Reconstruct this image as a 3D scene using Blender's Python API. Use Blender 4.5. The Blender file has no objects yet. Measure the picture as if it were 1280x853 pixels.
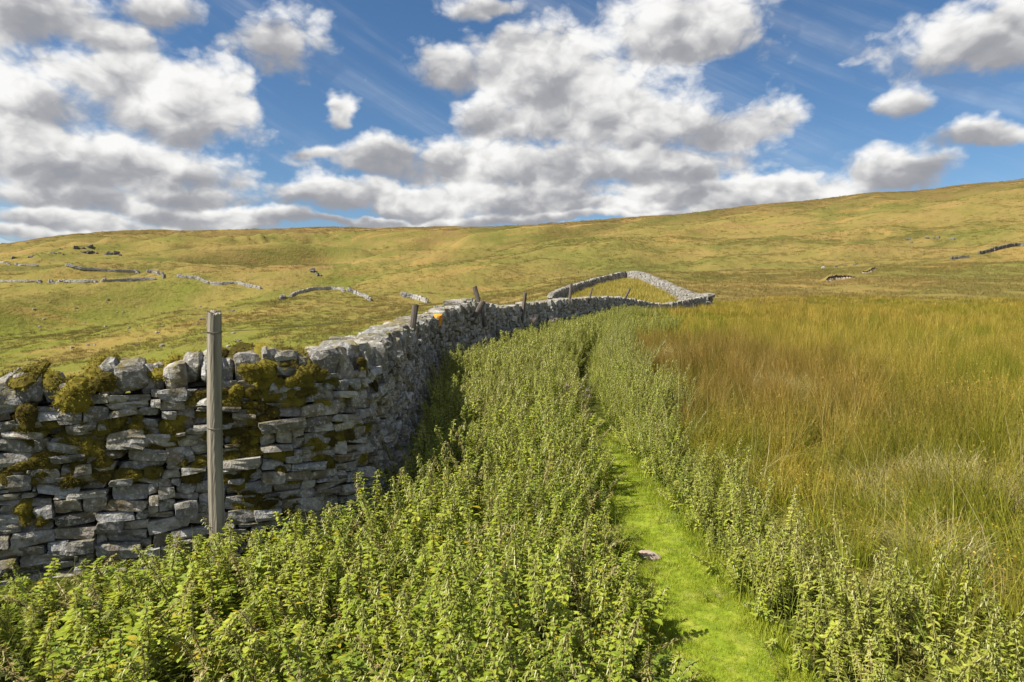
import bpy, math, random
import numpy as np
from mathutils import Matrix, Vector

random.seed(7)
RNG = np.random.default_rng(7)
sc = bpy.context.scene
COL = sc.collection

# ------------------------------------------------------------------ camera
EYE = 1.65
FPX = 853.0                      # focal length in photo pixels (24 mm on 36 mm, 1280 px wide)
HOR = 400.0                      # photo row of the horizon
PITCH = math.atan((426.5 - HOR) / FPX)
cam_d = bpy.data.cameras.new('camera')
cam_d.lens = 24.0
cam_d.sensor_width = 36.0
cam_d.clip_start = 0.05
cam_d.clip_end = 12000
cam = bpy.data.objects.new('camera', cam_d)
cam.location = (0, 0, EYE)
cam.rotation_euler = (math.pi / 2 - PITCH, 0, 0)
COL.objects.link(cam)
sc.camera = cam

# ------------------------------------------------------------------ light and exposure
SUN_EL = math.radians(47)
SX, SY = -0.90, -0.436           # horizontal direction towards the sun
SUN_ROT = math.atan2(SX, SY)
sun_d = bpy.data.lights.new('sun', 'SUN')
sun_d.energy = 4.6
sun_d.angle = math.radians(0.55)
sun_d.color = (1.0, 0.93, 0.80)
sun = bpy.data.objects.new('sun', sun_d)
sv = Vector((SX * math.cos(SUN_EL), SY * math.cos(SUN_EL), math.sin(SUN_EL))).normalized()
sun.rotation_euler = sv.to_track_quat('Z', 'Y').to_euler()
sun.location = (-40, -20, 60)
COL.objects.link(sun)
sc.view_settings.view_transform = 'Standard'
sc.view_settings.look = 'None'
sc.view_settings.gamma = 1.0
sc.view_settings.use_curve_mapping = False
sc.view_settings.exposure = 1.08
SKY_STRENGTH = 0.054
CLOUD_STRENGTH = 0.475
sc.render.engine = 'CYCLES'
sc.cycles.max_bounces = 7
sc.cycles.diffuse_bounces = 3
sc.cycles.transmission_bounces = 4
sc.cycles.use_denoising = True


# ------------------------------------------------------------------ node helper
class NT:
    def __init__(s, tree):
        s.t = tree; s.n = tree.nodes; s.l = tree.links

    def put(s, sock, v):
        if v is None: return
        if isinstance(v, bpy.types.NodeSocket): s.l.new(v, sock)
        else:
            if isinstance(v, (tuple, list)) and sock.type == 'RGBA' and len(v) == 3: v = (*v, 1)
            sock.default_value = v

    def node(s, typ, **kw):
        nd = s.n.new(typ)
        for k, v in kw.items(): setattr(nd, k, v)
        return nd

    def m(s, op, a, b=None, c=None, clamp=False):
        nd = s.node('ShaderNodeMath', operation=op, use_clamp=clamp)
        s.put(nd.inputs[0], a); s.put(nd.inputs[1], b); s.put(nd.inputs[2], c)
        return nd.outputs[0]

    def v(s, op, a, b=None, c=None):
        nd = s.node('ShaderNodeVectorMath', operation=op)
        s.put(nd.inputs[0], a)
        if op == 'SCALE': s.put(nd.inputs['Scale'], b)
        else:
            s.put(nd.inputs[1], b)
            if c is not None: s.put(nd.inputs[2], c)
        return nd.outputs['Value'] if op in ('LENGTH', 'DOT_PRODUCT', 'DISTANCE') else nd.outputs[0]

    def xyz(s, a):
        nd = s.node('ShaderNodeSeparateXYZ'); s.put(nd.inputs[0], a); return nd.outputs

    def comb(s, x, y, z):
        nd = s.node('ShaderNodeCombineXYZ')
        for i, q in enumerate((x, y, z)): s.put(nd.inputs[i], q)
        return nd.outputs[0]

    def noise(s, vec, scale, detail=4, rough=.55, color=False, dist=0):
        nd = s.node('ShaderNodeTexNoise')
        s.put(nd.inputs['Vector'], vec)
        nd.inputs['Scale'].default_value = scale; nd.inputs['Detail'].default_value = detail
        nd.inputs['Roughness'].default_value = rough; nd.inputs['Distortion'].default_value = dist
        return nd.outputs['Color'] if color else nd.outputs[0]

    def ss(s, x, a, b, lo=0., hi=1.):
        nd = s.node('ShaderNodeMapRange', interpolation_type='SMOOTHSTEP')
        s.put(nd.inputs[0], x); s.put(nd.inputs[1], a); s.put(nd.inputs[2], b); s.put(nd.inputs[3], lo); s.put(nd.inputs[4], hi)
        return nd.outputs[0]

    def mix(s, f, a, b, blend='MIX'):
        nd = s.node('ShaderNodeMix', data_type='RGBA', blend_type=blend)
        s.put(nd.inputs[0], f); s.put(nd.inputs[6], a); s.put(nd.inputs[7], b)
        return nd.outputs[2]

    def ramp(s, f, stops):
        nd = s.node('ShaderNodeValToRGB'); s.put(nd.inputs[0], f)
        el = nd.color_ramp.elements
        while len(el) < len(stops): el.new(.5)
        for e, (p, c) in zip(el, stops): e.position = p; e.color = (*c, 1)
        return nd.outputs[0]

    def bump(s, h, strength=.5, dist=.02, normal=None):
        nd = s.node('ShaderNodeBump'); s.put(nd.inputs['Height'], h)
        nd.inputs['Strength'].default_value = strength; nd.inputs['Distance'].default_value = dist
        if normal is not None: s.put(nd.inputs['Normal'], normal)
        return nd.outputs[0]

    def attr(s, name):
        nd = s.node('ShaderNodeAttribute', attribute_name=name); return nd.outputs['Fac']


# ------------------------------------------------------------------ sky: blue sky with cumulus
def px_dir(px, py):
    """photo pixel -> azimuth, elevation"""
    x = (px - 640) / FPX; z = (426.5 - py) / FPX
    c, s_ = math.cos(PITCH), math.sin(PITCH)
    y = c + z * s_; zz = -s_ + z * c
    return math.atan2(x, y), math.atan2(zz, math.hypot(x, y))


world = bpy.data.worlds.new('World')
sc.world = world
world.use_nodes = True
wt = NT(world.node_tree)
wt.n.clear()
sky = wt.node('ShaderNodeTexSky', sky_type='NISHITA', sun_disc=False)
sky.sun_elevation = SUN_EL; sky.sun_rotation = SUN_ROT
sky.altitude = 400; sky.air_density = 1.0; sky.dust_density = 0.7; sky.ozone_density = 3.0
D = wt.node('ShaderNodeTexCoord').outputs['Generated']
D = wt.v('NORMALIZE', D)
dx, dy, dz = wt.xyz(D)
az = wt.m('ARCTAN2', dx, dy)
el = wt.m('ARCSINE', dz)
P0 = wt.comb(az, el, 0)
Dst = wt.v('MULTIPLY', D, (1, 1, 1.45))
wn = wt.v('SUBTRACT', wt.noise(Dst, 7, 4, .55, color=True), (.5, .5, .5))
P = wt.v('ADD', P0, wt.v('MULTIPLY', wn, (.13, .075, 0)))
BLOBS = [  # photo px centre, half sizes, weight
    (60, 22, 150, 34), (190, 8, 70, 26), (-70, 40, 120, 60),
    (140, 106, 130, 46), (255, 122, 88, 40), (40, 142, 120, 52), (190, 140, 150, 40), (60, 205, 150, 42),
    (185, 205, 150, 34), (235, 241, 84, 20), (70, 243, 150, 22), (-120, 160, 140, 70),
    (368, 60, 56, 42), (419, 141, 21, 17),
    (562, 84, 56, 38), (690, 88, 112, 66), (650, 60, 70, 36), (872, 28, 112, 48), (770, 140, 150, 56), (890, 160, 96, 48),
    (640, 150, 80, 36), (470, 200, 100, 28), (400, 190, 40, 16), (560, 214, 120, 42), (700, 205, 180, 46), (860, 208, 130, 42),
    (420, 246, 104, 24), (640, 252, 170, 24), (860, 246, 140, 22), (520, 262, 120, 14), (330, 272, 120, 11), (90, 276, 170, 12),
    (622, 6, 62, 18), (1180, 56, 104, 30), (1280, 38, 90, 36), (1136, 119, 54, 22), (1240, 163, 78, 20),
    (1130, 212, 92, 24), (1040, 240, 90, 18), (1380, 120, 110, 34), (1420, 210, 120, 24),
    (240, 268, 190, 15), (500, 250, 150, 20), (740, 264, 210, 15), (60, 290, 150, 8), (950, 240, 130, 15), (420, 276, 220, 8), (700, 276, 240, 8)]
Dm = None; sw = None; sh = None
for (bx_, by_, rx_, ry_) in BLOBS:
    a0, e0 = px_dir(bx_, by_)
    a1, e1 = px_dir(bx_ + rx_, by_); a2, e2 = px_dir(bx_ - rx_, by_)
    ra = max(.01, abs(a1 - a2) / 2) * 1.0; re_ = max(.004, ry_ / FPX * .98)
    q = wt.v('MULTIPLY_ADD', P, (1 / ra, 1 / re_, 0), (-a0 / ra, -e0 / re_, 0))
    L = wt.v('LENGTH', q)
    val = wt.m('SUBTRACT', 1., L)
    w = wt.m('POWER', wt.m('MAXIMUM', wt.m('ADD', val, .35), 0.0), 4.0)
    qy = wt.xyz(q)[1]
    wq = wt.m('MULTIPLY', w, qy)
    if Dm is None: Dm, sw, sh = val, w, wq
    else:
        nd = wt.node('ShaderNodeMath', operation='SMOOTH_MAX'); wt.put(nd.inputs[0], Dm); wt.put(nd.inputs[1], val); nd.inputs[2].default_value = .12
        Dm = nd.outputs[0]
        sw = wt.m('ADD', sw, w); sh = wt.m('ADD', sh, wq)
shade = wt.m('DIVIDE', sh, wt.m('MAXIMUM', sw, .0004))
# the same kind of clouds, scattered, over the rest of the sky
gen_n = wt.noise(wt.v('MULTIPLY', D, (1, 1, 2.2)), 2.6, 3, .5)
gen = wt.m('MULTIPLY', wt.m('SUBTRACT', gen_n, .50), 5.0)
out_a = wt.ss(wt.m('ABSOLUTE', az), .72, .95)
out_e = wt.ss(el, .44, .60)
outm = wt.m('MAXIMUM', out_a, out_e)
Dall = wt.m('ADD', wt.m('MULTIPLY', Dm, wt.m('SUBTRACT', 1., outm)), wt.m('MULTIPLY', gen, outm))
shade = wt.m('MULTIPLY', shade, wt.m('SUBTRACT', 1., outm))


def billow(vec, scale, det):
    nd = wt.node('ShaderNodeTexVoronoi', feature='F1'); wt.put(nd.inputs['Vector'], vec)
    nd.inputs['Scale'].default_value = scale; nd.inputs['Detail'].default_value = det; nd.inputs['Roughness'].default_value = .55; nd.inputs['Lacunarity'].default_value = 2.3
    return wt.m('SUBTRACT', 1.20, nd.outputs['Distance'])


Dw = wt.v('ADD', Dst, wt.v('SCALE', wt.v('SUBTRACT', wt.noise(Dst, 16, 3, .55, color=True), (.5, .5, .5)), .055))
f1 = wt.noise(Dst, 9, 10, .57)
b1_ = billow(Dw, 15, 2.6)
b2_ = billow(wt.v('ADD', Dw, (-.014, 0, .024)), 15, 1.4)
f3 = wt.noise(Dst, 7.5, 3.2, .5)
f2 = wt.noise(wt.v('ADD', Dst, (-.030, 0, .060)), 7.5, 3.2, .5)
dens = wt.m('ADD', Dall, wt.m('ADD', wt.m('MULTIPLY', wt.m('SUBTRACT', f1, .5), 1.7), wt.m('MULTIPLY', b1_, .50)))
alpha = wt.ss(dens, -.08, .52)
# cirrus streaks
cz = wt.v('MULTIPLY', wt.comb(wt.m('ADD', az, wt.m('MULTIPLY', el, 1.6)), wt.m('SUBTRACT', wt.m('MULTIPLY', el, 1.2), wt.m('MULTIPLY', az, -.55)), 0), (1.9, 3.6, 1))
cir = wt.ss(wt.noise(cz, 2.4, 6, .62), .46, .84, 0, .34)
alpha2 = wt.m('MAXIMUM', wt.m('MAXIMUM', alpha, cir), wt.ss(el, .16, .03, 0, .55))
rel = wt.m('SUBTRACT', f3, f2)
bri = wt.m('ADD', wt.m('MULTIPLY_ADD', shade, .66, .73), wt.m('MULTIPLY', rel, 1.5))
bri = wt.m('ADD', bri, wt.m('ADD', wt.m('MULTIPLY', wt.m('SUBTRACT', f1, .5), .55), wt.m('MULTIPLY', wt.m('SUBTRACT', b1_, b2_), .55)))
thick = wt.ss(dens, .15, 1.0)
bri = wt.m('SUBTRACT', bri, wt.m('MULTIPLY', thick, .13))
bri = wt.m('ADD', bri, wt.ss(dens, .40, -.05, 0, .13), clamp=True)
ccol = wt.ramp(bri, [(0, (.33, .34, .375)), (.28, (.40, .405, .43)), (.55, (.60, .60, .61)), (.80, (.83, .825, .81)), (1, (.96, .955, .94))])
hs = wt.node('ShaderNodeHueSaturation'); hs.inputs['Saturation'].default_value = 1.18; wt.put(hs.inputs['Color'], sky.outputs[0])
bg1 = wt.node('ShaderNodeBackground'); wt.put(bg1.inputs[0], hs.outputs[0]); bg1.inputs[1].default_value = SKY_STRENGTH
bg2 = wt.node('ShaderNodeBackground'); wt.put(bg2.inputs[0], ccol); bg2.inputs[1].default_value = CLOUD_STRENGTH
mx = wt.node('ShaderNodeMixShader')
above = wt.ss(el, -.01, .03)
wt.put(mx.inputs[0], wt.m('MULTIPLY', alpha2, above)); wt.l.new(bg1.outputs[0], mx.inputs[1]); wt.l.new(bg2.outputs[0], mx.inputs[2])
wo = wt.node('ShaderNodeOutputWorld'); wt.l.new(mx.outputs[0], wo.inputs[0])


# ------------------------------------------------------------------ numpy noise
def _h(ix, iy, seed):
    n = (ix.astype(np.int64) * 374761393 + iy.astype(np.int64) * 668265263 + seed * 1442695041) & 0xffffffff
    n = ((n ^ (n >> 13)) * 1274126177) & 0xffffffff
    n = (n ^ (n >> 16)) & 0xffffffff
    return n / 4294967295.0


def vnoise(x, y, seed=0):
    x = np.asarray(x, float); y = np.asarray(y, float)
    ix = np.floor(x); iy = np.floor(y); fx = x - ix; fy = y - iy
    fx = fx * fx * fx * (fx * (fx * 6 - 15) + 10); fy = fy * fy * fy * (fy * (fy * 6 - 15) + 10)
    a = _h(ix, iy, seed); b = _h(ix + 1, iy, seed); c = _h(ix, iy + 1, seed); d = _h(ix + 1, iy + 1, seed)
    return (a + (b - a) * fx) * (1 - fy) + (c + (d - c) * fx) * fy - .5


def fbm(x, y, octv=4, seed=0, gain=.5):
    r = 0; a = 1
    for i in range(octv):
        r = r + a * vnoise(x, y, seed + i * 17); x = x * 2.03 + 11.3; y = y * 2.03 - 7.7; a *= gain
    return r


def sstep(x, a, b):
    t = np.clip((x - a) / (b - a), 0, 1); return t * t * (3 - 2 * t)


# ------------------------------------------------------------------ terrain height
GY = np.array([-60, -20, -5, 0, 3, 6, 9, 13, 20, 27, 40, 55, 70, 110, 400.])
GZ = np.array([-1.5, -.4, -.1, -.05, -.03, 0, .1, .35, .68, 1.0, 1.5, 2.1, 3.2, 6., 6.])
WX = [(-30, -12), (3.0, -6.5), (4.4, -3.3), (5.4, -1.06), (7, -1.12), (10, -1.3), (13, -1.42), (16, -.75), (20, 0), (27, 1.9), (40, 7), (46, 10.2), (55, 15.7), (90, 16)]
WXY = np.array([p[0] for p in WX]); WXX = np.array([p[1] for p in WX])
TD = np.array([20, 60, 85, 120, 170, 240, 340, 450, 600.])
TP = np.array([-300, 0, 120, 250, 450, 560, 640, 700, 785, 884, 1000, 1140, 1280, 1600.])
TY = np.array([
    [600, 560, 500, 455, 420, 392, 362, 342, 325],
    [580, 540, 488, 440, 405, 375, 345, 325, 304],
    [570, 530, 478, 432, 396, 366, 336, 312, 291],
    [545, 505, 455, 415, 385, 357, 328, 306, 286.5],
    [495, 455, 425, 402, 380, 357, 330, 307, 285],
    [440, 415, 402, 388, 372, 352, 327, 305, 283.5],
    [420, 398, 385, 374, 361, 345, 322, 302, 281],
    [410, 389, 373, 362, 350, 335, 316, 298, 279],
    [410, 386, 356, 346, 336, 325, 308, 291, 272.5],
    [410, 386, 364, 351, 337, 320, 301, 282, 262],
    [410, 386, 366, 350, 333, 314, 292, 272, 250],
    [410, 386, 367, 348, 328, 306, 281, 259, 236],
    [410, 386, 368, 347, 323, 298, 270, 246, 224],
    [410, 386, 368, 342, 314, 284, 250, 224, 200]])


def far_h(x, y):
    y_ = np.maximum(y, 20.)
    px = np.clip(640 + FPX * x / y_, TP[0], TP[-1])
    d = np.clip(y_, TD[0], TD[-1])
    i = np.clip(np.searchsorted(TP, px, side='right') - 1, 0, len(TP) - 2)
    u = (px - TP[i]) / (TP[i + 1] - TP[i]); u = u * u * (3 - 2 * u) * .4 + u * .6
    ld = np.log(d); LT = np.log(TD)
    j = np.clip(np.searchsorted(TD, d, side='right') - 1, 0, len(TD) - 2)
    v = (ld - LT[j]) / (LT[j + 1] - LT[j])

    def zz(ii, jj): return EYE + (HOR - TY[ii, jj]) / FPX * TD[jj]
    z = (zz(i, j) * (1 - v) + zz(i, j + 1) * v) * (1 - u) + (zz(i + 1, j) * (1 - v) + zz(i + 1, j + 1) * v) * u
    return z


def gully(x, y):
    """1 in the beds of the small gullies that run slantwise down the far slope"""
    xr = x * .77 + y * .64; yr = -x * .64 + y * .77
    wq = 14 * vnoise(x / 45, y / 45, 33)
    g = np.abs(fbm((xr + wq) / 110., (yr + wq) / 30., 3, 41, .45))
    msk = sstep(fbm(x / 130., y / 130., 2, 43), -.12, .22) * (1 - .8 * sstep(x / np.maximum(y, 20), .12, .4)) * (1 - sstep(y, 420, 560))
    return (1 - sstep(g, .0, .075)) * msk


def height(x, y):
    x = np.asarray(x, float); y = np.asarray(y, float)
    g = np.interp(y, GY, GZ)
    u = np.interp(y, WXY, WXX) - x
    side = -.045 * np.clip(u + 1.6, 0, 5) - .13 * np.clip(u - .8, 0, 60) + .012 * np.clip(x - 2, 0, 60)
    near = g + side
    w = sstep(y, 26, 58)
    f = far_h(x, y)
    z = near * (1 - w) + f * w
    r = np.hypot(x, y)
    # beyond the crest the moor runs on, falling gently out of sight
    z = z - np.clip(y - 615, 0, 400) * .03 - np.clip(r - 1500, 0, 9000) * .02
    # relief
    z = z + .05 * fbm(x * .9, y * .9, 3, 3) * sstep(r, 1.0, 5)
    z = z + .30 * fbm(x * .22, y * .22, 3, 5) * sstep(r, 40, 90)
    a = sstep(r, 90, 260)
    if not np.any(a > 0): return z
    xr = x * .77 + y * .64; yr = -x * .64 + y * .77
    wq = 18 * vnoise(x / 60, y / 60, 31)
    rid = np.abs(fbm((xr + wq) / 170., (yr + wq) / 62., 4, 9, .46))
    hum = fbm(x / 26., y / 26., 4, 21)
    z = z + a * (gully(x, y) * -2.6)
    z = z + a * ((.26 - rid) * 30.0 * (1 - .55 * sstep(x / np.maximum(y, 20), 0.05, .4)) * (1 - .75 * sstep(y, 430, 600)) - 1.2 + hum * 1.6 * (1 - .6 * sstep(y, 430, 600)))
    return z


def hz(x, y): return float(height(np.array([x]), np.array([y]))[0])


def ray_hit(px, py, dmin=18., dmax=1200.):
    """where the sight line through a photo pixel meets the ground"""
    d = np.geomspace(dmin, dmax, 3000)
    x = (px - 640) / FPX * d; z = EYE + (HOR - py) / FPX * d
    k = np.nonzero(height(x, d) > z)[0]
    i = k[0] if len(k) else len(d) - 1
    return float(x[i]), float(d[i])


# ------------------------------------------------------------------ mesh helpers
class MB:
    def __init__(s): s.v = []; s.f = []; s.a = {}; s.n = 0; s.mi = []

    def add(s, V, F, mat=0, **attrs):
        V = np.asarray(V, float).reshape(-1, 3)
        F = np.asarray(F, int)
        s.v.append(V); s.f.append(F + s.n); s.mi.append(np.full(len(F), mat, int)); s.n += len(V)
        for k, val in attrs.items():
            s.a.setdefault(k, []).append(np.broadcast_to(np.asarray(val, float), (len(V),)))

    def mesh(s, name, mats, smooth=False):
        V = np.concatenate(s.v)
        me = bpy.data.meshes.new(name)
        loops = np.concatenate([f.ravel() for f in s.f]); used, loops = np.unique(loops, return_inverse=True); V = V[used]; tot = np.concatenate([np.full(len(f), f.shape[1], int) for f in s.f])
        start = np.concatenate([[0], np.cumsum(tot)[:-1]])
        me.vertices.add(len(V)); me.vertices.foreach_set('co', V.astype(np.float32).ravel())
        me.loops.add(len(loops)); me.loops.foreach_set('vertex_index', loops.astype(np.int32))
        me.polygons.add(len(tot)); me.polygons.foreach_set('loop_start', start.astype(np.int32))
        for m_ in mats: me.materials.append(m_)
        me.update(calc_edges=True)
        me.polygons.foreach_set('material_index', np.concatenate(s.mi).astype(np.int32))
        me.polygons.foreach_set('use_smooth', np.full(len(tot), smooth))
        for k, arrs in s.a.items():
            at = me.attributes.new(k, 'FLOAT', 'POINT'); at.data.foreach_set('value', np.concatenate(arrs)[used].astype(np.float32))
        me.validate()
        return me


def obj(name, mesh, parent=None, loc=(0, 0, 0), **props):
    o = bpy.data.objects.new(name, mesh); COL.objects.link(o)
    if parent is not None: o.parent = parent
    o.location = loc
    for k, v_ in props.items(): o[k] = v_
    return o


def empty(name, loc, label, cat, group=None):
    o = obj(name, None, None, loc, label=label, category=cat, kind='thing')
    o.empty_display_size = .1
    if group: o['group'] = group
    return o


# ------------------------------------------------------------------ materials
def new_mat(name):
    m_ = bpy.data.materials.new(name); m_.use_nodes = True
    t = NT(m_.node_tree); t.n.clear()
    return m_, t


def out_principled(t, col, rough=.9, normal=None, spec=.2):
    p = t.node('ShaderNodeBsdfPrincipled')
    t.put(p.inputs['Base Color'], col); t.put(p.inputs['Roughness'], rough); p.inputs['Specular IOR Level'].default_value = spec
    if normal is not None: t.put(p.inputs['Normal'], normal)
    o = t.node('ShaderNodeOutputMaterial'); t.l.new(p.outputs[0], o.inputs[0])
    return p


def out_leaf(t, col, trans_col, trans=.35, gloss=.06, rough=.45):
    d = t.node('ShaderNodeBsdfDiffuse'); t.put(d.inputs[0], col)
    tr = t.node('ShaderNodeBsdfTranslucent'); t.put(tr.inputs[0], trans_col)
    g = t.node('ShaderNodeBsdfGlossy'); g.inputs['Roughness'].default_value = rough; t.put(g.inputs[0], (.9, .95, .85))
    m1 = t.node('ShaderNodeMixShader'); m1.inputs[0].default_value = trans; t.l.new(d.outputs[0], m1.inputs[1]); t.l.new(tr.outputs[0], m1.inputs[2])
    m2 = t.node('ShaderNodeMixShader'); m2.inputs[0].default_value = gloss; t.l.new(m1.outputs[0], m2.inputs[1]); t.l.new(g.outputs[0], m2.inputs[2])
    o = t.node('ShaderNodeOutputMaterial'); t.l.new(m2.outputs[0], o.inputs[0])


def moor_colour(t, pos):
    """grass of the moor by place: greener low and to the left, ochre and brown on the open slopes"""
    x, y, z = t.xyz(pos)
    ps = t.v('MULTIPLY', pos, (1, 1, 2.2))
    n1 = t.noise(ps, .010, 5, .6, dist=.6)
    n2 = t.noise(ps, .045, 5, .62)
    n3 = t.noise(ps, .35, 4, .65)
    str_ = t.noise(t.v('MULTIPLY', t.comb(t.m('ADD', t.m('MULTIPLY', x, .77), t.m('MULTIPLY', y, .64)), t.m('SUBTRACT', t.m('MULTIPLY', y, .77), t.m('MULTIPLY', x, .64)), z), (.014, .06, .06)), 1, 5, .6, dist=.5)
    f = t.m('ADD', t.m('MULTIPLY', n1, .55), t.m('MULTIPLY', n2, .45))
    base = t.ramp(f, [(.30, (.105, .120, .026)), (.42, (.150, .148, .034)), (.52, (.205, .170, .045)), (.62, (.245, .180, .056)), (.74, (.180, .125, .045))])
    # the foot of the far slope is greener, its crest browner
    low = t.ss(t.m('ADD', z, t.m('MULTIPLY', n2, 30)), 44, 2)
    left = t.ss(t.m('DIVIDE', x, t.m('MAXIMUM', y, 20.)), .25, -.35)
    gz = t.m('MULTIPLY', t.m('MULTIPLY', low, left), t.ss(n2, .30, .62, 1., .55))
    base = t.mix(gz, base, (.150, .168, .026))
    hi = t.ss(t.m('ADD', y, t.m('MULTIPLY', n2, 160)), 520, 660)
    base = t.mix(t.m('MULTIPLY', hi, .7), base, (.115, .078, .030))
    base = t.mix(t.ss(str_, .54, .68, 0, .7), base, (.280, .195, .055))
    base = t.mix(t.ss(str_, .46, .32, 0, .65), base, (.085, .095, .022))
    base = t.mix(t.ss(n3, .58, .72, 0, .32), base, (.075, .072, .026))
    base = t.mix(t.ss(n3, .42, .30, 0, .35), base, (.27, .215, .070))
    base = t.mix(1.0, base, (.94, .91, 1.12), 'MULTIPLY')
    return base, n2, n3


def mat_ground():
    m_, t = new_mat('moor_ground')
    pos = t.node('ShaderNodeNewGeometry').outputs['Position']
    base, n2, n3 = moor_colour(t, pos)
    base = t.mix(t.ss(t.attr('gully'), .15, .9, 0, .6), base, t.mix(n3, (.055, .062, .018), (.12, .085, .035)))   # rushes and peat in the gully beds
    x, y, z = t.xyz(pos)
    r = t.v('LENGTH', pos)
    nn = t.noise(pos, 3.0, 6, .65)
    soil = t.ramp(nn, [(.3, (.030, .032, .010)), (.5, (.055, .065, .014)), (.7, (.10, .10, .025))])
    field = t.ramp(t.noise(pos, .7, 6, .65), [(.3, (.055, .060, .012)), (.5, (.105, .098, .020)), (.7, (.18, .150, .040))])
    near = t.mix(t.ss(x, 1.5, 2.6), soil, field)
    near = t.mix(t.ss(y, 18, 34), near, field)
    col = t.mix(t.ss(t.m('ADD', r, t.m('MULTIPLY', n2, 24)), 70, 96), near, base)
    hb = t.m('ADD', t.m('MULTIPLY', t.noise(pos, .9, 6, .68), 1.), t.m('MULTIPLY', n3, 1.2))
    b1 = t.bump(hb, .9, .55)
    out_principled(t, col, 1.0, b1, 0.0)
    return m_


def mat_moor_tuft():
    m_, t = new_mat('moor_grass')
    pos = t.node('ShaderNodeNewGeometry').outputs['Position']
    base, _, _ = moor_colour(t, pos)
    rnd = t.node('ShaderNodeObjectInfo').outputs['Random']
    v = t.attr('v')
    c = t.mix(.35, base, t.ramp(rnd, [(0, (.10, .12, .015)), (.35, (.17, .15, .025)), (.7, (.26, .175, .045)), (1, (.30, .23, .09))]))
    c = t.mix(t.m('MULTIPLY', v, .35), c, (.30, .22, .08))
    out_leaf(t, c, c, .25, .02)
    return m_


def mat_nettle(name, stops, yellow=.05):
    m_, t = new_mat(name)
    pos = t.node('ShaderNodeNewGeometry').outputs['Position']
    inst = t.node('ShaderNodeObjectInfo').outputs['Random']
    lr = t.attr('rnd')
    n = t.noise(pos, .8, 3, .6)
    k = t.m('ADD', t.m('MULTIPLY', inst, .35), t.m('ADD', t.m('MULTIPLY', lr, .45), t.m('MULTIPLY', t.m('SUBTRACT', n, .5), .7)))
    c = t.mix(1., t.ramp(k, stops), (1.46, 1.50, 1.15), 'MULTIPLY')
    c = t.mix(t.ss(lr, 1 - yellow, 1 - yellow * .6), c, (.40, .33, .02))
    fine = t.noise(pos, 90, 2, .5)
    c = t.mix(t.ss(fine, .4, .7, 0, .18), c, (.05, .08, .010))
    tc = t.mix(.5, c, (.40, .42, .03))
    out_leaf(t, c, tc, .38, .03, .5)
    return m_


def mat_flat_leaf(name, stops, trans=.2, gloss=.03, scale=1.2, by_v=False):
    m_, t = new_mat(name)
    pos = t.node('ShaderNodeNewGeometry').outputs['Position']
    inst = t.node('ShaderNodeObjectInfo').outputs['Random']
    n = t.noise(pos, scale, 4, .6)
    k = t.m('ADD', t.m('MULTIPLY', inst, .3), t.m('ADD', t.m('MULTIPLY', t.attr('rnd'), .35), t.m('MULTIPLY', t.m('SUBTRACT', n, .3), .85)))
    if by_v: k = t.m('ADD', t.m('MULTIPLY', k, .6), t.m('MULTIPLY', t.attr('v'), .42))
    c = t.ramp(k, stops)
    out_leaf(t, c, c, trans, gloss)
    return m_


def mat_rush():
    m_, t = new_mat('rush_blades')
    pos = t.node('ShaderNodeNewGeometry').outputs['Position']
    inst = t.node('ShaderNodeObjectInfo').outputs['Random']
    v = t.attr('v'); rnd = t.attr('rnd')
    n = t.noise(pos, .30, 4, .62); n2 = t.noise(pos, 1.3, 3, .6)
    green = t.mix(rnd, (.105, .130, .010), (.205, .215, .016))
    gold = t.ramp(t.m('ADD', t.m('MULTIPLY', rnd, .6), t.m('MULTIPLY', n2, .5)), [(.1, (.12, .075, .014)), (.40, (.215, .150, .022)), (.7, (.315, .240, .036)), (.95, (.46, .37, .13))])
    far_gold = t.ss(t.v('LENGTH', pos), 5, 30)
    k = t.m('ADD', t.m('MULTIPLY', v, .70), t.m('ADD', t.m('MULTIPLY', t.m('SUBTRACT', n, .5), 1.9), t.m('ADD', t.m('MULTIPLY', t.m('SUBTRACT', inst, .5), .75), t.m('MULTIPLY', far_gold, .30))))
    k = t.m('ADD', k, t.m('ADD', t.m('MULTIPLY', t.m('SUBTRACT', n2, .5), .9), t.m('MULTIPLY', t.m('SUBTRACT', t.noise(pos, .085, 3, .6), .5), 1.8)))
    ex, ey, ez = t.xyz(pos)
    rd = t.m('ADD', t.v('LENGTH', t.comb(t.m('DIVIDE', t.m('SUBTRACT', ex, 4.2), 2.9), t.m('DIVIDE', t.m('SUBTRACT', ey, 14.), 9.), 0)), t.m('MULTIPLY', t.m('SUBTRACT', n, .5), 1.6))
    russet = t.ss(rd, 1.15, .45)      # a stand of russet rushes beside the nettles
    k = t.m('SUBTRACT', k, t.m('MULTIPLY', t.m('MULTIPLY', t.ss(ex, 3.2, 5.), t.ss(ey, 14., 8.)), .22))
    c = t.mix(t.ss(k, .16, 1.0), green, gold)
    c = t.mix(t.m('MULTIPLY', russet, t.ss(v, .1, .7, .15, .65)), c, t.mix(rnd, (.115, .066, .020), (.235, .145, .045)))
    lum = t.m('ADD', .82, t.m('MULTIPLY', inst, .66))
    c = t.mix(1., c, t.comb(lum, lum, lum), 'MULTIPLY')
    out_leaf(t, c, c, .28, .010, .6)
    return m_


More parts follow.
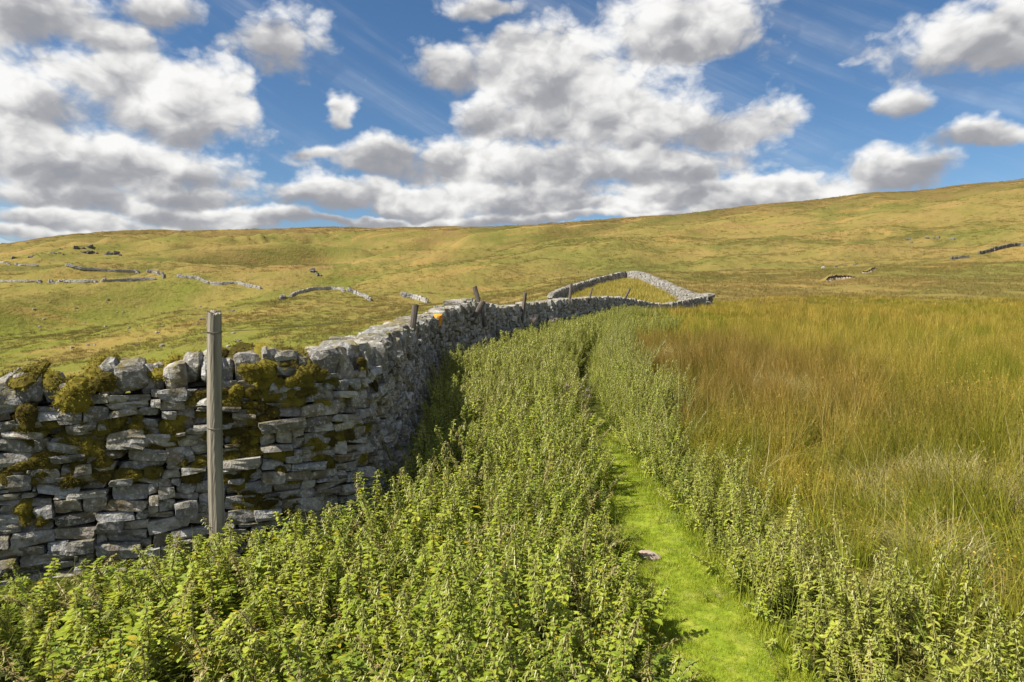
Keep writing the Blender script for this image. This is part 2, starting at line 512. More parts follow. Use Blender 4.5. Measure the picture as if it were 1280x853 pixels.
def mat_stone(name, use_attr):
    m_, t = new_mat(name)
    pos = t.node('ShaderNodeNewGeometry').outputs['Position']
    rnd = t.attr('rnd') if use_attr else t.node('ShaderNodeObjectInfo').outputs['Random']
    off = t.v('SCALE', t.comb(rnd, rnd, rnd), 37.)
    p = t.v('ADD', pos, off)
    base = t.ramp(rnd, [(0, (.115, .108, .100)), (.2, (.21, .20, .185)), (.4, (.165, .17, .175)), (.55, (.27, .262, .245)), (.7, (.195, .172, .140)), (.85, (.31, .30, .28)), (1, (.235, .24, .25))])
    base = t.mix(1., base, (1.25, 1.25, 1.25), 'MULTIPLY')
    n1 = t.noise(p, 9, 6, .65); n2 = t.noise(p, 34, 5, .65); n3 = t.noise(p, 4.2, 4, .6)
    c = t.mix(t.ss(n1, .45, .68, 0, .6), base, (.085, .075, .062))
    c = t.mix(t.ss(n2, .52, .62, 0, .7), c, (.50, .49, .47))
    c = t.mix(t.ss(n1, .42, .32, 0, .75), c, (.46, .455, .44))
    c = t.mix(t.ss(n3, .53, .64, 0, .6), c, (.13, .095, .042))
    big = t.noise(pos, 1.6, 4, .6)
    c = t.mix(t.ss(big, .50, .66, 0, .45), c, (.075, .062, .034))
    c = t.mix(t.ss(n2, .38, .26, 0, .7), c, (.05, .046, .04))
    # thin moss film on faces that look up
    nz = t.xyz(t.node('ShaderNodeNewGeometry').outputs['Normal'])[2]
    film = t.m('MULTIPLY', t.ss(nz, .25, .8), t.ss(n3, .42, .56, 0, .5))
    c = t.mix(film, c, (.14, .115, .02))
    h = t.m('ADD', t.m('MULTIPLY', n1, 1.), t.m('MULTIPLY', n2, .45))
    b = t.bump(h, .95, .035)
    out_principled(t, c, .92, b, .15)
    return m_


def mat_plain(name, stops, scale=12, rough=.9, bumpd=.01, vec=(1, 1, 1), detail=5):
    m_, t = new_mat(name)
    pos = t.node('ShaderNodeNewGeometry').outputs['Position']
    n = t.noise(t.v('MULTIPLY', pos, vec), scale, detail, .62)
    b = t.bump(n, .9, bumpd)
    out_principled(t, t.ramp(n, stops), rough, b, .15)
    return m_


def mat_moss():
    m_, t = new_mat('moss')
    pos = t.node('ShaderNodeNewGeometry').outputs['Position']
    inst = t.node('ShaderNodeObjectInfo').outputs['Random']
    n = t.noise(pos, 7, 4, .6)
    k = t.m('ADD', t.m('MULTIPLY', inst, .35), t.m('ADD', t.m('MULTIPLY', n, .6), t.m('MULTIPLY', t.attr('rnd'), .25)))
    c = t.ramp(k, [(.25, (.045, .034, .013)), (.45, (.085, .070, .019)), (.62, (.145, .120, .025)), (.80, (.215, .180, .030)), (1, (.28, .23, .04))])
    out_leaf(t, c, c, .15, .0)
    return m_


M = {
    'ground': mat_ground(), 'moor': mat_moor_tuft(),
    'nettle': mat_nettle('nettle_leaf', [(.0, (.090, .135, .018)), (.3, (.170, .215, .024)), (.55, (.245, .275, .032)), (.8, (.315, .315, .045)), (1, (.37, .33, .07))], .05),
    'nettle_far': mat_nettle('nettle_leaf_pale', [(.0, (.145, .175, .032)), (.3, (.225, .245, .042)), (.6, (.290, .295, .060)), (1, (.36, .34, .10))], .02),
    'dead': mat_flat_leaf('dead_leaf', [(.1, (.16, .12, .05)), (.5, (.26, .19, .08)), (1, (.36, .28, .14))]),
    'stem': mat_flat_leaf('nettle_stem', [(.2, (.13, .13, .035)), (.6, (.18, .15, .06)), (1, (.16, .10, .07))]),
    'catkin': mat_flat_leaf('nettle_catkin', [(.1, (.19, .22, .04)), (.5, (.27, .27, .07)), (.8, (.30, .26, .11)), (1, (.24, .16, .10))]),
    'lawn': mat_flat_leaf('lawn_blades', [(.2, (.16, .22, .016)), (.5, (.25, .30, .022)), (.75, (.34, .35, .035)), (1, (.42, .36, .12))], .3, .03, 4.),
    'straw': mat_flat_leaf('straw_blades', [(.15, (.16, .19, .03)), (.4, (.34, .30, .11)), (.7, (.42, .36, .18)), (1, (.32, .23, .12))], .25),
    'green_grass': mat_flat_leaf('green_grass', [(.1, (.17, .22, .03)), (.5, (.27, .30, .05)), (.8, (.36, .34, .09)), (1, (.42, .35, .15))], .3, .02),
    'gold': mat_flat_leaf('golden_grass', [(.1, (.20, .19, .03)), (.45, (.32, .265, .05)), (.8, (.42, .34, .10)), (1, (.46, .38, .16))], .25, .01, .15),
    'rush': mat_rush(),
    'stone': mat_stone('limestone', False), 'rubble': mat_stone('limestone_rubble', True),
    'core': mat_plain('wall_core', [(.3, (.012, .011, .010)), (.7, (.035, .032, .028))]),
    'wood': mat_plain('weathered_wood', [(.25, (.07, .062, .05)), (.45, (.20, .18, .145)), (.6, (.27, .245, .20)), (.8, (.34, .315, .27))], 26, .85, .012, (1, 1, .05)),
    'dark_wood': mat_plain('dark_weathered_wood', [(.3, (.06, .052, .045)), (.6, (.13, .11, .095)), (.8, (.20, .18, .16))], 26, .85, .01, (1, 1, .06)),
    'wire': mat_plain('rusty_wire', [(.3, (.10, .085, .07)), (.7, (.22, .20, .18))], 60, .5, .001),
    'moss': mat_moss(),
    'orange': mat_plain('orange_lichen', [(.3, (.34, .13, .02)), (.5, (.62, .25, .03)), (.75, (.70, .36, .08))], 14),
    'path': mat_plain('lawn_turf', [(.25, (.10, .145, .012)), (.5, (.18, .235, .016)), (.75, (.29, .29, .05))], 9, 1.0, .012),
    'pink_stone': mat_plain('pink_stone', [(.3, (.26, .20, .16)), (.6, (.42, .33, .27)), (.8, (.5, .42, .36))], 18),
    'peat': mat_plain('peat', [(.3, (.020, .014, .010)), (.7, (.055, .038, .026))], 2.5),
    'bare': mat_plain('bare_earth', [(.3, (.24, .18, .13)), (.7, (.36, .29, .22))], 3),
    'far_stone': mat_plain('far_wall_stone', [(.3, (.19, .182, .17)), (.5, (.29, .28, .265)), (.7, (.40, .39, .37))], 2.2, .95, .06),
    'far_dark': mat_plain('outcrop_rock', [(.3, (.06, .058, .052)), (.6, (.15, .145, .13)), (.8, (.26, .25, .235))], 1.2, .95, .1),
    'thistle': mat_flat_leaf('seed_head', [(.2, (.40, .30, .26)), (.6, (.52, .42, .38)), (1, (.58, .5, .44))]),
    'fruit': mat_flat_leaf('yellow_flower', [(.2, (.55, .42, .02)), (1, (.7, .55, .04))]),
}

# ------------------------------------------------------------------ ground: one sheet out to the horizon
az_s = np.concatenate([np.radians(np.linspace(-180, -50, 70, endpoint=False)), np.radians(np.linspace(-50, 50, 820, endpoint=False)), np.radians(np.linspace(50, 180, 70, endpoint=False))])
rr = np.concatenate([np.geomspace(.6, 60, 130, endpoint=False), np.geomspace(60, 720, 250, endpoint=False), np.geomspace(720, 9000, 30)])
A, R_ = np.meshgrid(az_s, rr)
gx = R_ * np.sin(A); gy = R_ * np.cos(A)
gz_ = height(gx, gy)
nA, nR = len(az_s), len(rr)
idx = np.arange(nA * nR).reshape(nR, nA)
nxt = np.roll(idx, -1, axis=1)
F = np.stack([idx[:-1], nxt[:-1], nxt[1:], idx[1:]], -1).reshape(-1, 4)[:, ::-1]
mb = MB(); mb.add(np.stack([gx, gy, gz_], -1).reshape(-1, 3), F, gully=(gully(gx, gy) * sstep(R_, 90, 200)).ravel())
cV = np.concatenate([np.stack([gx[0], gy[0], gz_[0]], -1), [[0, 0, hz(0, 0)]]])
mb.add(cV, np.array([[i, nA, (i + 1) % nA] for i in range(nA)])[:, ::-1], gully=0.)
obj('ground', mb.mesh('ground', [M['ground']], True), kind='structure')

# ------------------------------------------------------------------ the trodden turf path
PY = np.array([-3, 0, 3, 6, 9, 11, 14, 17, 20, 26, 32.]); PX = np.array([.98, 1.0, 1.02, 1.10, 1.17, 1.24, 1.46, 1.85, 2.4, 3.7, 5.4])
PW = np.array([.62, .60, .56, .50, .30, .02, .02, .02, .02, .02, .02])


def path_c(y): return np.interp(y, PY, PX)


def path_w(y): return np.interp(y, PY, PW)


def slit_w(y): return np.maximum(path_w(y), np.interp(y, [8, 9.5, 15, 20, 26], [0, .30, .30, .34, .1]))


ys = np.linspace(-2.5, 10.2, 260); us = np.linspace(-.5, .5, 11)
Y2, U2 = np.meshgrid(ys, us, indexing='ij')
X2 = path_c(Y2) + U2 * (path_w(Y2) + .10) + .07 * vnoise(Y2 * 1.4, U2 * 0 + 3, 4) + .05 * vnoise(Y2 * 4, np.sign(U2) * 7, 6) * np.abs(U2) * 2
Z2 = height(X2, Y2) + .014 + .02 * vnoise(X2 * 5, Y2 * 5, 8) * (1 - (2 * U2) ** 4) - .012 * (np.abs(U2) > .45)
ii = np.arange(Y2.size).reshape(Y2.shape)
F = np.stack([ii[:-1, :-1], ii[:-1, 1:], ii[1:, 1:], ii[1:, :-1]], -1).reshape(-1, 4)
mb = MB(); mb.add(np.stack([X2, Y2, Z2], -1).reshape(-1, 3), F)
obj('path', mb.mesh('path', [M['path']], True), kind='structure')


# ------------------------------------------------------------------ stones
def box_grid(n):
    """unit cube surface, n quads per edge, welded"""
    key = {}; V = []; Fq = []
    g = np.linspace(-1, 1, n + 1)

    def vid(p):
        k = tuple(np.round(p, 5))
        if k not in key: key[k] = len(V); V.append(p)
        return key[k]
    for ax in range(3):
        for sg in (-1, 1):
            for i in range(n):
                for j in range(n):
                    q = []
                    for (a, b) in ((i, j), (i + 1, j), (i + 1, j + 1), (i, j + 1)):
                        p = [0, 0, 0]; p[ax] = sg; p[(ax + 1) % 3] = g[a]; p[(ax + 2) % 3] = g[b]; q.append(vid(p))
                    Fq.append(q if sg > 0 else q[::-1])
    return np.array(V, float), np.array(Fq)


def stone_shape(rg, n, k=7., corner=.16, rough=.045):
    V, Fq = box_grid(n)
    kk = k * rg.uniform(.7, 1.4)
    nrm = (np.abs(V) ** kk).sum(1) ** (1 / kk)
    V = V / nrm[:, None]
    off = rg.uniform(-corner, corner, (2, 2, 2, 3))
    t = (V + 1) / 2
    o = np.zeros_like(V)
    for i in (0, 1):
        for j in (0, 1):
            for l in (0, 1):
                w = (t[:, 0] if i else 1 - t[:, 0]) * (t[:, 1] if j else 1 - t[:, 1]) * (t[:, 2] if l else 1 - t[:, 2])
                o += w[:, None] * off[i, j, l]
    V = V + o + rg.normal(0, rough, V.shape)
    return V * .5, Fq


rg = np.random.default_rng(3)
STONE_SH = [stone_shape(rg, 3, 11., .26, .045) for _ in range(36)]
STONE_ME = []
for V, Fq in STONE_SH:
    b = MB(); b.add(V, Fq); STONE_ME.append(b.mesh('stone', [M['stone']]))
LOW_SH = [stone_shape(rg, 2, 6., .18, .05) for _ in range(24)]
COPE_SH = [stone_shape(rg, 4, 5.5, .32, .045) for _ in range(16)]
COPE_ME = []
for V, Fq in COPE_SH:
    b = MB(); b.add(V, Fq); COPE_ME.append(b.mesh('coping_stone', [M['stone']]))


class Line:
    """plan polyline of a wall with top heights"""
    def __init__(s, pts, smooth=True):
        P_ = np.array(pts, float)
        if smooth:   # Catmull-Rom
            Q = []
            E = np.vstack([2 * P_[0] - P_[1], P_, 2 * P_[-1] - P_[-2]])
            for i in range(1, len(E) - 2):
                for t in np.linspace(0, 1, 12, endpoint=False):
                    p0, p1, p2, p3 = E[i - 1:i + 3]
                    c = .5 * ((2 * p1) + (-p0 + p2) * t + (2 * p0 - 5 * p1 + 4 * p2 - p3) * t * t + (-p0 + 3 * p1 - 3 * p2 + p3) * t ** 3)
                    l = p1 + (p2 - p1) * t
                    Q.append(c * .6 + l * .4)
            Q.append(P_[-1]); P_ = np.array(Q)
        s.p = P_
        s.s = np.concatenate([[0], np.cumsum(np.hypot(*np.diff(P_[:, :2], axis=0).T))])
        s.L = s.s[-1]

    def at(s, u): return np.array([np.interp(u, s.s, s.p[:, i]) for i in range(s.p.shape[1])])

    def tan(s, u, e=.25):
        a = s.at(max(0, u - e)); b = s.at(min(s.L, u + e)); d = (b - a)[:2]; return d / np.hypot(*d)


def proj(p):
    c, s_ = math.cos(PITCH), math.sin(PITCH)
    yy = p[1] * c - (p[2] - EYE) * s_; zz = p[1] * s_ + (p[2] - EYE) * c
    if yy < .1: return -9999, -9999, .1
    return 640 + FPX * p[0] / yy, 426.5 - FPX * zz / yy, yy


MAIN = Line([(-6.8, 2.95, 1.20), (-4.6, 3.85, 1.22), (-3.3, 4.4, 1.27), (-2.23, 4.86, 1.37), (-1.66, 5.12, 1.41), (-1.30, 5.46, 1.42), (-1.13, 5.95, 1.43), (-1.09, 6.6, 1.46), (-1.14, 7.6, 1.51), (-1.3, 10, 1.57),
             (-1.42, 13, 1.72), (-1.25, 14.3, 1.85), (-.75, 16, 2.06), (0, 20, 2.05), (1.9, 27, 2.45), (4.4, 34, 2.80), (7, 40, 2.92), (10.2, 46, 2.72), (12.6, 50, 3.05), (15.7, 55, 3.55)])


def wall_frame(line, u):
    x, y, top = line.at(u)
    t = line.tan(u); n = np.array([t[1], -t[0]])
    return np.array([x, y]), t, n, hz(x, y) - .06, top


def pack(L, Hf, wmin, wmax, hmin, hmax, rg, cell=.02, s0=0.):
    """fill a wall face from the bottom up, always at its lowest place"""
    N = int(L / cell); prof = np.zeros(N); H = np.array([Hf(s0 + (i + .5) * cell) for i in range(N)])
    done = np.zeros(N, bool); out = []
    while not done.all():
        pm = np.where(done, 1e9, prof); i0 = int(np.argmin(pm))
        z0 = prof[i0]
        # the flat run around the lowest place
        a = i0
        while a > 0 and abs(prof[a - 1] - z0) < .022 and not done[a - 1] and i0 - a < wmax / cell: a -= 1
        b = i0
        while b < N - 1 and abs(prof[b + 1] - z0) < .022 and not done[b + 1] and b - i0 < wmax / cell: b += 1
        run = (b - a + 1) * cell
        w = rg.uniform(wmin, wmax) if rg.random() > .18 else rg.uniform(wmax * .8, wmax * 1.25)
        if w > run or run - w < wmin * .6: w = min(run, wmax * 1.2)
        nc = max(1, int(round(w / cell)))
        if rg.random() < .5: i1 = a
        else: i1 = max(a, b - nc + 1)
        i2 = min(N, i1 + nc)
        h = rg.uniform(hmin, hmax) * (1.25 if rg.random() < .12 else 1)
        h = min(h, .9 * (i2 - i1) * cell + .012)
        room = H[i1:i2].mean() - z0
        if room < hmin * .9: done[i1:i2] = True; prof[i1:i2] = z0 + 1; continue
        if room - h < hmin * .7: h = room
        left = prof[i1 - 1] if i1 > 0 else z0; right = prof[i2] if i2 < N else z0
        for nb in (left, right):   # meet the neighbour's top when it is close
            if abs(z0 + h - nb) < .018: h = nb - z0
        h = max(h, .02)
        out.append((s0 + i1 * cell, s0 + i2 * cell, z0, z0 + h))
        prof[i1:i2] = z0 + h
    return out


def mat_from(pos, t, n, upv, dims):
    m_ = Matrix.Identity(4)
    X = Vector((t[0], t[1], 0)); Z = Vector(upv).normalized()
    Yv = Z.cross(X).normalized(); X = Yv.cross(Z).normalized()
    for i in range(3):
        m_[i][0] = X[i] * dims[0]; m_[i][1] = Yv[i] * dims[1]; m_[i][2] = Z[i] * dims[2]; m_[i][3] = pos[i]
    return m_


def add_joined(mb_, shape, mat4, rnd):
    V, Fq = shape
    A4 = np.array(mat4)
    mb_.add(V @ A4[:3, :3].T + A4[:3, 3], Fq, rnd=rnd)


COPE_H = .20


def build_wall(line, splits, thick, root, n_parts, core_mat, low_only=False, back_face=False):
    """splits: list of (s0, s1, wmin, wmax, hmin, hmax)"""
    rg = np.random.default_rng(11)
    cand = []
    for (s0, s1, wmin, wmax, hmin, hmax) in splits:
        def Hf(s):
            c, t, n, bz, top = wall_frame(line, s); return max(.3, top - COPE_H - bz)
        st = pack(s1 - s0, Hf, wmin, wmax, hmin, hmax, rg, .02 if wmax < .6 else .05, s0)
        for side in ((1, -1) if back_face else (1,)):
            for (a, b, z0, z1) in st:
                u = (a + b) / 2
                c, t, n, bz, top = wall_frame(line, u)
                H = top - COPE_H - bz
                zc = (z0 + z1) / 2; fr = zc / H
                depth = rg.uniform(.20, .28)
                proud = rg.normal(0, .022)
                # front face line: batter of 7 cm over the height
                fo = .05 - .10 * fr + proud
                off = fo - depth / 2
                if side < 0: off = -thick - fo + depth / 2
                p = c + n * off
                wdt = (b - a) * .985; hgt = (z1 - z0) * .97
                tilt = rg.normal(0, .075)
                slope = (wall_frame(line, min(line.L, u + .3))[3] - wall_frame(line, max(0, u - .3))[3]) / .6
                upv = Vector((-t[0] * (tilt + slope * .7) - n[0] * .06 * side, -t[1] * (tilt + slope * .7) - n[1] * .06 * side, 1))
                m4 = mat_from((p[0], p[1], bz + zc), t, n, upv, (wdt * 1.03, depth, hgt * 1.03))
                px, py, dd = proj((p[0], p[1], bz + zc))
                vis = -30 < px < 1310 and side > 0
                view = np.array([p[0], p[1]]); view = view / np.hypot(*view)
                face = max(.05, -(view @ n))
                area = wdt * hgt / dd ** 2 * face if vis else 0
                cand.append((area, m4, (p[0], p[1], bz + zc), hgt, dd))
    cand.sort(key=lambda q: -q[0])
    if low_only: n_parts = 0
    rl = Vector(root.location)
    k = 0
    for (area, m4, p, hgt, dd) in cand[:n_parts]:
        mm = m4.copy(); mm.translation = mm.translation - rl
        o = bpy.data.objects.new('stone', STONE_ME[rg.integers(len(STONE_ME))]); COL.objects.link(o)
        o.parent = root
        if rg.random() < .5: mm = mm @ Matrix.Rotation(math.pi, 4, 'Y')
        o.matrix_basis = mm
    mb_ = MB()
    for (area, m4, p, hgt, dd) in cand[n_parts:]:
        add_joined(mb_, (STONE_SH if dd < 9 and area > 0 else LOW_SH)[rg.integers(24)], m4, rg.random())
    rest = mb_
    # dark hearting between the faces
    us_ = np.arange(0, line.L + .01, .2 if not low_only else .6)
    V = []; Fc = []
    for i, u in enumerate(us_):
        c, t, n, bz, top = wall_frame(line, min(u, line.L))
        zt = top - COPE_H - .02
        for (o_, z_) in ((-.10, bz - .1), (-.17, zt), (-thick + .17, zt), (-thick + .10, bz - .1)):
            p = c + n * o_; V.append((p[0], p[1], z_))
        if i:
            for q in range(4):
                a = (i - 1) * 4 + q; b = (i - 1) * 4 + (q + 1) % 4; Fc.append((a, a + 4, b + 4, b))
    mbc = MB(); mbc.add(np.array(V) - np.array(rl), np.array(Fc)); obj('core', mbc.mesh('core', [core_mat]), root)
    return rest, cand


wall = empty('dry_stone_wall', (-1.1, 5.6, hz(-1.1, 5.6)), 'grey dry stone wall with mossy top running beside the turf path', 'wall')
near_s = float(np.interp(9.5, MAIN.p[:, 1], MAIN.s)); mid_s = float(np.interp(20, MAIN.p[:, 1], MAIN.s))
rest, CAND = build_wall(MAIN, [(0, near_s, .08, .29, .035, .105), (near_s, mid_s, .14, .36, .06, .13), (mid_s, MAIN.L, .25, .6, .09, .18)], .62, wall, 300, M['core'])

# coping stones: chunky blocks on edge near the post, thin leaning slabs further on
rg = np.random.default_rng(5)
u = 0.; ncope = 0; COPES = []
while u < MAIN.L:
    c, t, n, bz, top = wall_frame(MAIN, u)
    d = c[1]
    chunky = d < 5.35 and c[0] < -1.2
    w = rg.uniform(.09, .25) if chunky else (rg.uniform(.07, .14) if d < 16 else rg.uniform(.16, .32))
    hgt = rg.uniform(.19, .27) if chunky else rg.uniform(.24, .36)
    gap = rg.random() < .03
    um = min(MAIN.L, u + w / 2)
    c, t, n, bz, top = wall_frame(MAIN, um)
    top = top + rg.normal(0, .035 if chunky else .022)
    if 15 < d < 17.5: top += rg.uniform(-.05, .10)
    lean = rg.normal(.22, .10) if not chunky else rg.normal(.15, .20)
    p = c + n * (-.29 + rg.normal(0, .03))
    m4 = mat_from((p[0], p[1], top - hgt / 2 - .01), t, n, (-t[0] * lean + n[0] * rg.normal(0, .06), -t[1] * lean + n[1] * rg.normal(0, .06), 1), (w * 1.12, rg.uniform(.34, .48), hgt * 1.1))
    orange = abs(d - 13.6) < .16 and not any(q[3] for q in COPES)
    px, py, dd = proj((p[0], p[1], top))
    if (dd < 15.5 and px > -40 and ncope < 230 and not gap) or orange:
        mm = m4.copy(); mm.translation = mm.translation - Vector(wall.location)
        me = COPE_ME[rg.integers(16)]
        if orange:
            me = me.copy(); me.materials.clear(); me.materials.append(M['orange'])
            mm = mm @ Matrix.Diagonal((1.5, .45, .8, 1)); mm.translation += Vector((n[0], n[1], 0)) * .2
        o = bpy.data.objects.new('coping_stone', me); COL.objects.link(o); o.parent = wall; o.matrix_basis = mm
        if orange: o['label'] = 'coping stone covered in bright orange lichen'
        ncope += 1
    elif not gap:
        add_joined(rest, LOW_SH[rg.integers(24)], m4, rg.random())
    COPES.append((u, w, chunky, orange, np.array([p[0], p[1], top]), hgt))
    u += w * (.98 if not gap else .7)
# back face below the coping, seen from the left: rough courses
for i in range(1400):
    uu = rg.uniform(0, MAIN.L); c, t, n, bz, top = wall_frame(MAIN, uu); H = top - COPE_H - bz
    fr = rg.random(); p = c + n * (-.62 - .05 + .10 * fr + .12)
    add_joined(rest, LOW_SH[rg.integers(24)], mat_from((p[0], p[1], bz + fr * H), t, n, (n[0] * .06, n[1] * .06, 1), (rg.uniform(.3, .7), .26, rg.uniform(.12, .22))), rg.random())
rest.v = [v_ - np.array(wall.location) for v_ in rest.v]
obj('rubble', rest.mesh('rubble', [M['rubble']]), wall, kind='stuff')

# ------------------------------------------------------------------ moss cushions on the near stones
rg = np.random.default_rng(21)


def moss_mesh(k):
    b = MB(); r_ = np.random.default_rng(100 + k)
    # dome
    nu, nv = 12, 5
    V = []; Fq = []
    ph = r_.uniform(0, 6, 4)
    for j in range(nv + 1):
        th = j / nv * math.pi / 2
        for i in range(nu):
            a = i / nu * 2 * math.pi
            q = 1 + .16 * math.sin(2 * a + ph[0]) + .12 * math.sin(3 * a + ph[1]) + .05 * r_.normal()
            V.append((math.cos(a) * math.cos(th) * q * .5, math.sin(a) * math.cos(th) * q * .5, math.sin(th) * .42 * (1 + .06 * r_.normal())))
    for j in range(nv):
        for i in range(nu):
            Fq.append((j * nu + i, j * nu + (i + 1) % nu, (j + 1) * nu + (i + 1) % nu, (j + 1) * nu + i))
    V = np.array(V); b.add(V, np.array(Fq), rnd=.2)
    # leafy tips standing off the dome
    T = 760
    src = V[r_.integers(0, len(V), T)] * r_.uniform(.92, 1.05, (T, 1)) + r_.normal(0, .05, (T, 3))
    nrm = src / np.maximum(1e-6, np.linalg.norm(src * [1, 1, 1.2], axis=1))[:, None] + r_.normal(0, .45, (T, 3)) + [0, 0, .1]
    nrm /= np.linalg.norm(nrm, axis=1)[:, None]
    sd = np.cross(nrm, r_.normal(0, 1, (T, 3))); sd /= np.linalg.norm(sd, axis=1)[:, None]
    ln = r_.uniform(.035, .085, (T, 1)); wd = r_.uniform(.014, .032, (T, 1))
    TV = np.stack([src - sd * wd, src + sd * wd, src + nrm * ln], 1).reshape(-1, 3)
    b.add(TV, np.arange(T * 3).reshape(T, 3), rnd=np.repeat(r_.random(T), 3))
    return b.mesh('moss_cushion', [M['moss']])


MOSS = [moss_mesh(k) for k in range(7)]
nm = 0


def put_moss(p, nrm, w, h, dep):
    global nm
    Z = Vector(nrm).normalized(); X = Vector((0, 0, 1)).cross(Z)
    if X.length < .2: X = Vector((1, 0, 0))
    X.normalize(); Yv = Z.cross(X)
    m_ = Matrix.Identity(4)
    for i in range(3): m_[i][0] = X[i] * w; m_[i][1] = Yv[i] * h; m_[i][2] = Z[i] * dep; m_[i][3] = p[i] - wall.location[i]
    o = bpy.data.objects.new('moss_cushion', MOSS[rg.integers(7)]); COL.objects.link(o); o.parent = wall; o.matrix_basis = m_
    nm += 1


for (uu, w, chunky, orange, p, hgt) in COPES:
    px, py, dd = proj(p)
    if chunky and px > -30 and rg.random() < .9 and not (150 < px < 178):
        c, t, n, bz, top = wall_frame(MAIN, uu + w / 2)
        k = rg.uniform(.8, 1.25)
        put_moss(p + np.array([n[0] * rg.uniform(-.02, .14), n[1] * rg.uniform(-.02, .14), -.05]), (n[0] * .5 + rg.normal(0, .1), n[1] * .5, 1), w * 1.3 * k, rg.uniform(.22, .36), rg.uniform(.07, .13))
        if rg.random() < .5:
            q = c + n * rg.uniform(-.06, -.01)
            put_moss((q[0], q[1], p[2] - rg.uniform(.06, .32)), (n[0], n[1], .35), w * rg.uniform(.8, 1.2), rg.uniform(.12, .26), rg.uniform(.12, .20))
# on the face: around patches seen in the photo
for (cx, cy, sx, sy, k) in [(75, 490, 30, 14, 4), (110, 560, 38, 34, 10), (180, 560, 30, 18, 5), (310, 545, 30, 36, 16), (305, 625, 26, 18, 8), (425, 530, 26, 40, 12),
                            (385, 480, 22, 14, 6), (425, 480, 30, 18, 6), (470, 490, 12, 40, 6), (30, 640, 22, 14, 5), (145, 600, 44, 14, 7), (20, 535, 34, 10, 4), (330, 500, 34, 16, 6), (215, 530, 26, 14, 4), (455, 450, 16, 12, 3),
                            (240, 500, 40, 14, 4), (60, 590, 36, 16, 4), (360, 640, 26, 14, 3), (350, 575, 18, 12, 3), (140, 540, 50, 30, 9), (60, 560, 40, 20, 6), (240, 580, 30, 30, 6), (300, 500, 30, 16, 8), (290, 590, 22, 20, 6), (400, 590, 26, 24, 5), (20, 600, 24, 16, 4), (350, 470, 40, 12, 6)]:
    for _ in range(k):
        px = rg.normal(cx, sx * .6); py = rg.normal(cy, sy * .6)
        # meet of the sight line's plan direction and the wall's face line
        best = min(((abs(640 + FPX * MAIN.at(s_)[0] / MAIN.at(s_)[1] - px), s_) for s_ in np.arange(1., near_s, .05)))
        c, t, n, bz, top = wall_frame(MAIN, best[1])
        z = EYE + (HOR - py) / FPX * c[1]
        if z > top - .12 or z < bz + .2: continue
        fr = (z - bz) / (top - bz)
        q = c + n * (.05 - .10 * fr - .03)
        put_moss((q[0], q[1], z), (n[0] + rg.normal(0, .15), n[1], .45), rg.uniform(.08, .20), rg.uniform(.06, .14), rg.uniform(.05, .10))


# ------------------------------------------------------------------ posts
def post_mesh(r, h, mat, seed, seg=14, taper=.06, rings=16):
    b = MB(); r_ = np.random.default_rng(seed)
    V = []; Fq = []
    ph = r_.uniform(0, 6, 5); cr = r_.uniform(0, 6.28, 5)
    for j in range(rings + 1):
        z = j / rings * h
        for i in range(seg):
            a = i / seg * 2 * math.pi
            crack = sum(.05 * math.exp(-((math.atan2(math.sin(a - ck_), math.cos(a - ck_)) + .05 * math.sin(z * 5 + ck_)) / .07) ** 2) for ck_ in cr)
            q = r * (1 - crack) * (1 + taper * (1 - j / rings)) * (1 + .035 * math.sin(5 * a + ph[0]) + .03 * math.sin(9 * a + ph[1]) + .012 * r_.normal())
            zz = z + (r_.normal(0, .007) + .012 * math.sin(a + ph[3]) if j == rings else 0)
            V.append((math.cos(a) * q + .006 * math.sin(z * 3 + ph[2]), math.sin(a) * q + .005 * math.sin(z * 4 + ph[4]), zz))
    for j in range(rings):
        for i in range(seg):
            Fq.append((j * seg + i, j * seg + (i + 1) % seg, (j + 1) * seg + (i + 1) % seg, (j + 1) * seg + i))
    b.add(V, Fq)
    top = np.array(V[-seg:]); ctr = top.mean(0) - [0, 0, .006]
    b.add(np.vstack([top, ctr]), [(i, (i + 1) % seg, seg) for i in range(seg)])
    return b.mesh('post', [mat])


def tube(pts, r, seg=6):
    P_ = np.array(pts, float); V = []; Fq = []
    for i, p in enumerate(P_):
        d = P_[min(i + 1, len(P_) - 1)] - P_[max(0, i - 1)]; d /= np.linalg.norm(d)
        a = np.cross(d, [0, 0, 1]) if abs(d[2]) < .9 else np.cross(d, [1, 0, 0]); a /= np.linalg.norm(a); b_ = np.cross(d, a)
        for k in range(seg):
            th = k / seg * 2 * math.pi; V.append(p + (a * math.cos(th) + b_ * math.sin(th)) * r)
        if i:
            for k in range(seg): Fq.append(((i - 1) * seg + k, (i - 1) * seg + (k + 1) % seg, i * seg + (k + 1) % seg, i * seg + k))
    return np.array(V), np.array(Fq)


px0, py0 = -2.045, 4.69
bz0 = hz(px0, py0)
post = empty('fence_post', (px0, py0, bz0), 'tall weathered grey round fence post standing against the mossy wall', 'post')
ph_ = 1.70 - bz0 + .2
po = obj('shaft', post_mesh(.0465, ph_, M['wood'], 1, 56, .10, 40), post, (0, 0, -.2))
for zz, nmw in ((1.565, 0), (.905, 1)):
    b = MB(); rr_ = .0535 if nmw else .0515
    b.add(*tube([(math.cos(a) * rr_, math.sin(a) * rr_, zz - bz0 + .004 * math.sin(a * 2)) for a in np.linspace(0, 2 * math.pi, 25)], .0032))
    tail = [(-.05, -.02, zz - bz0), (-.075, -.03, zz - bz0 - .004), (-.085, -.02, zz - bz0 - .012)]
    b.add(*tube(tail, .002))
    obj('wire_loop', b.mesh('wire_loop', [M['wire']]), post)
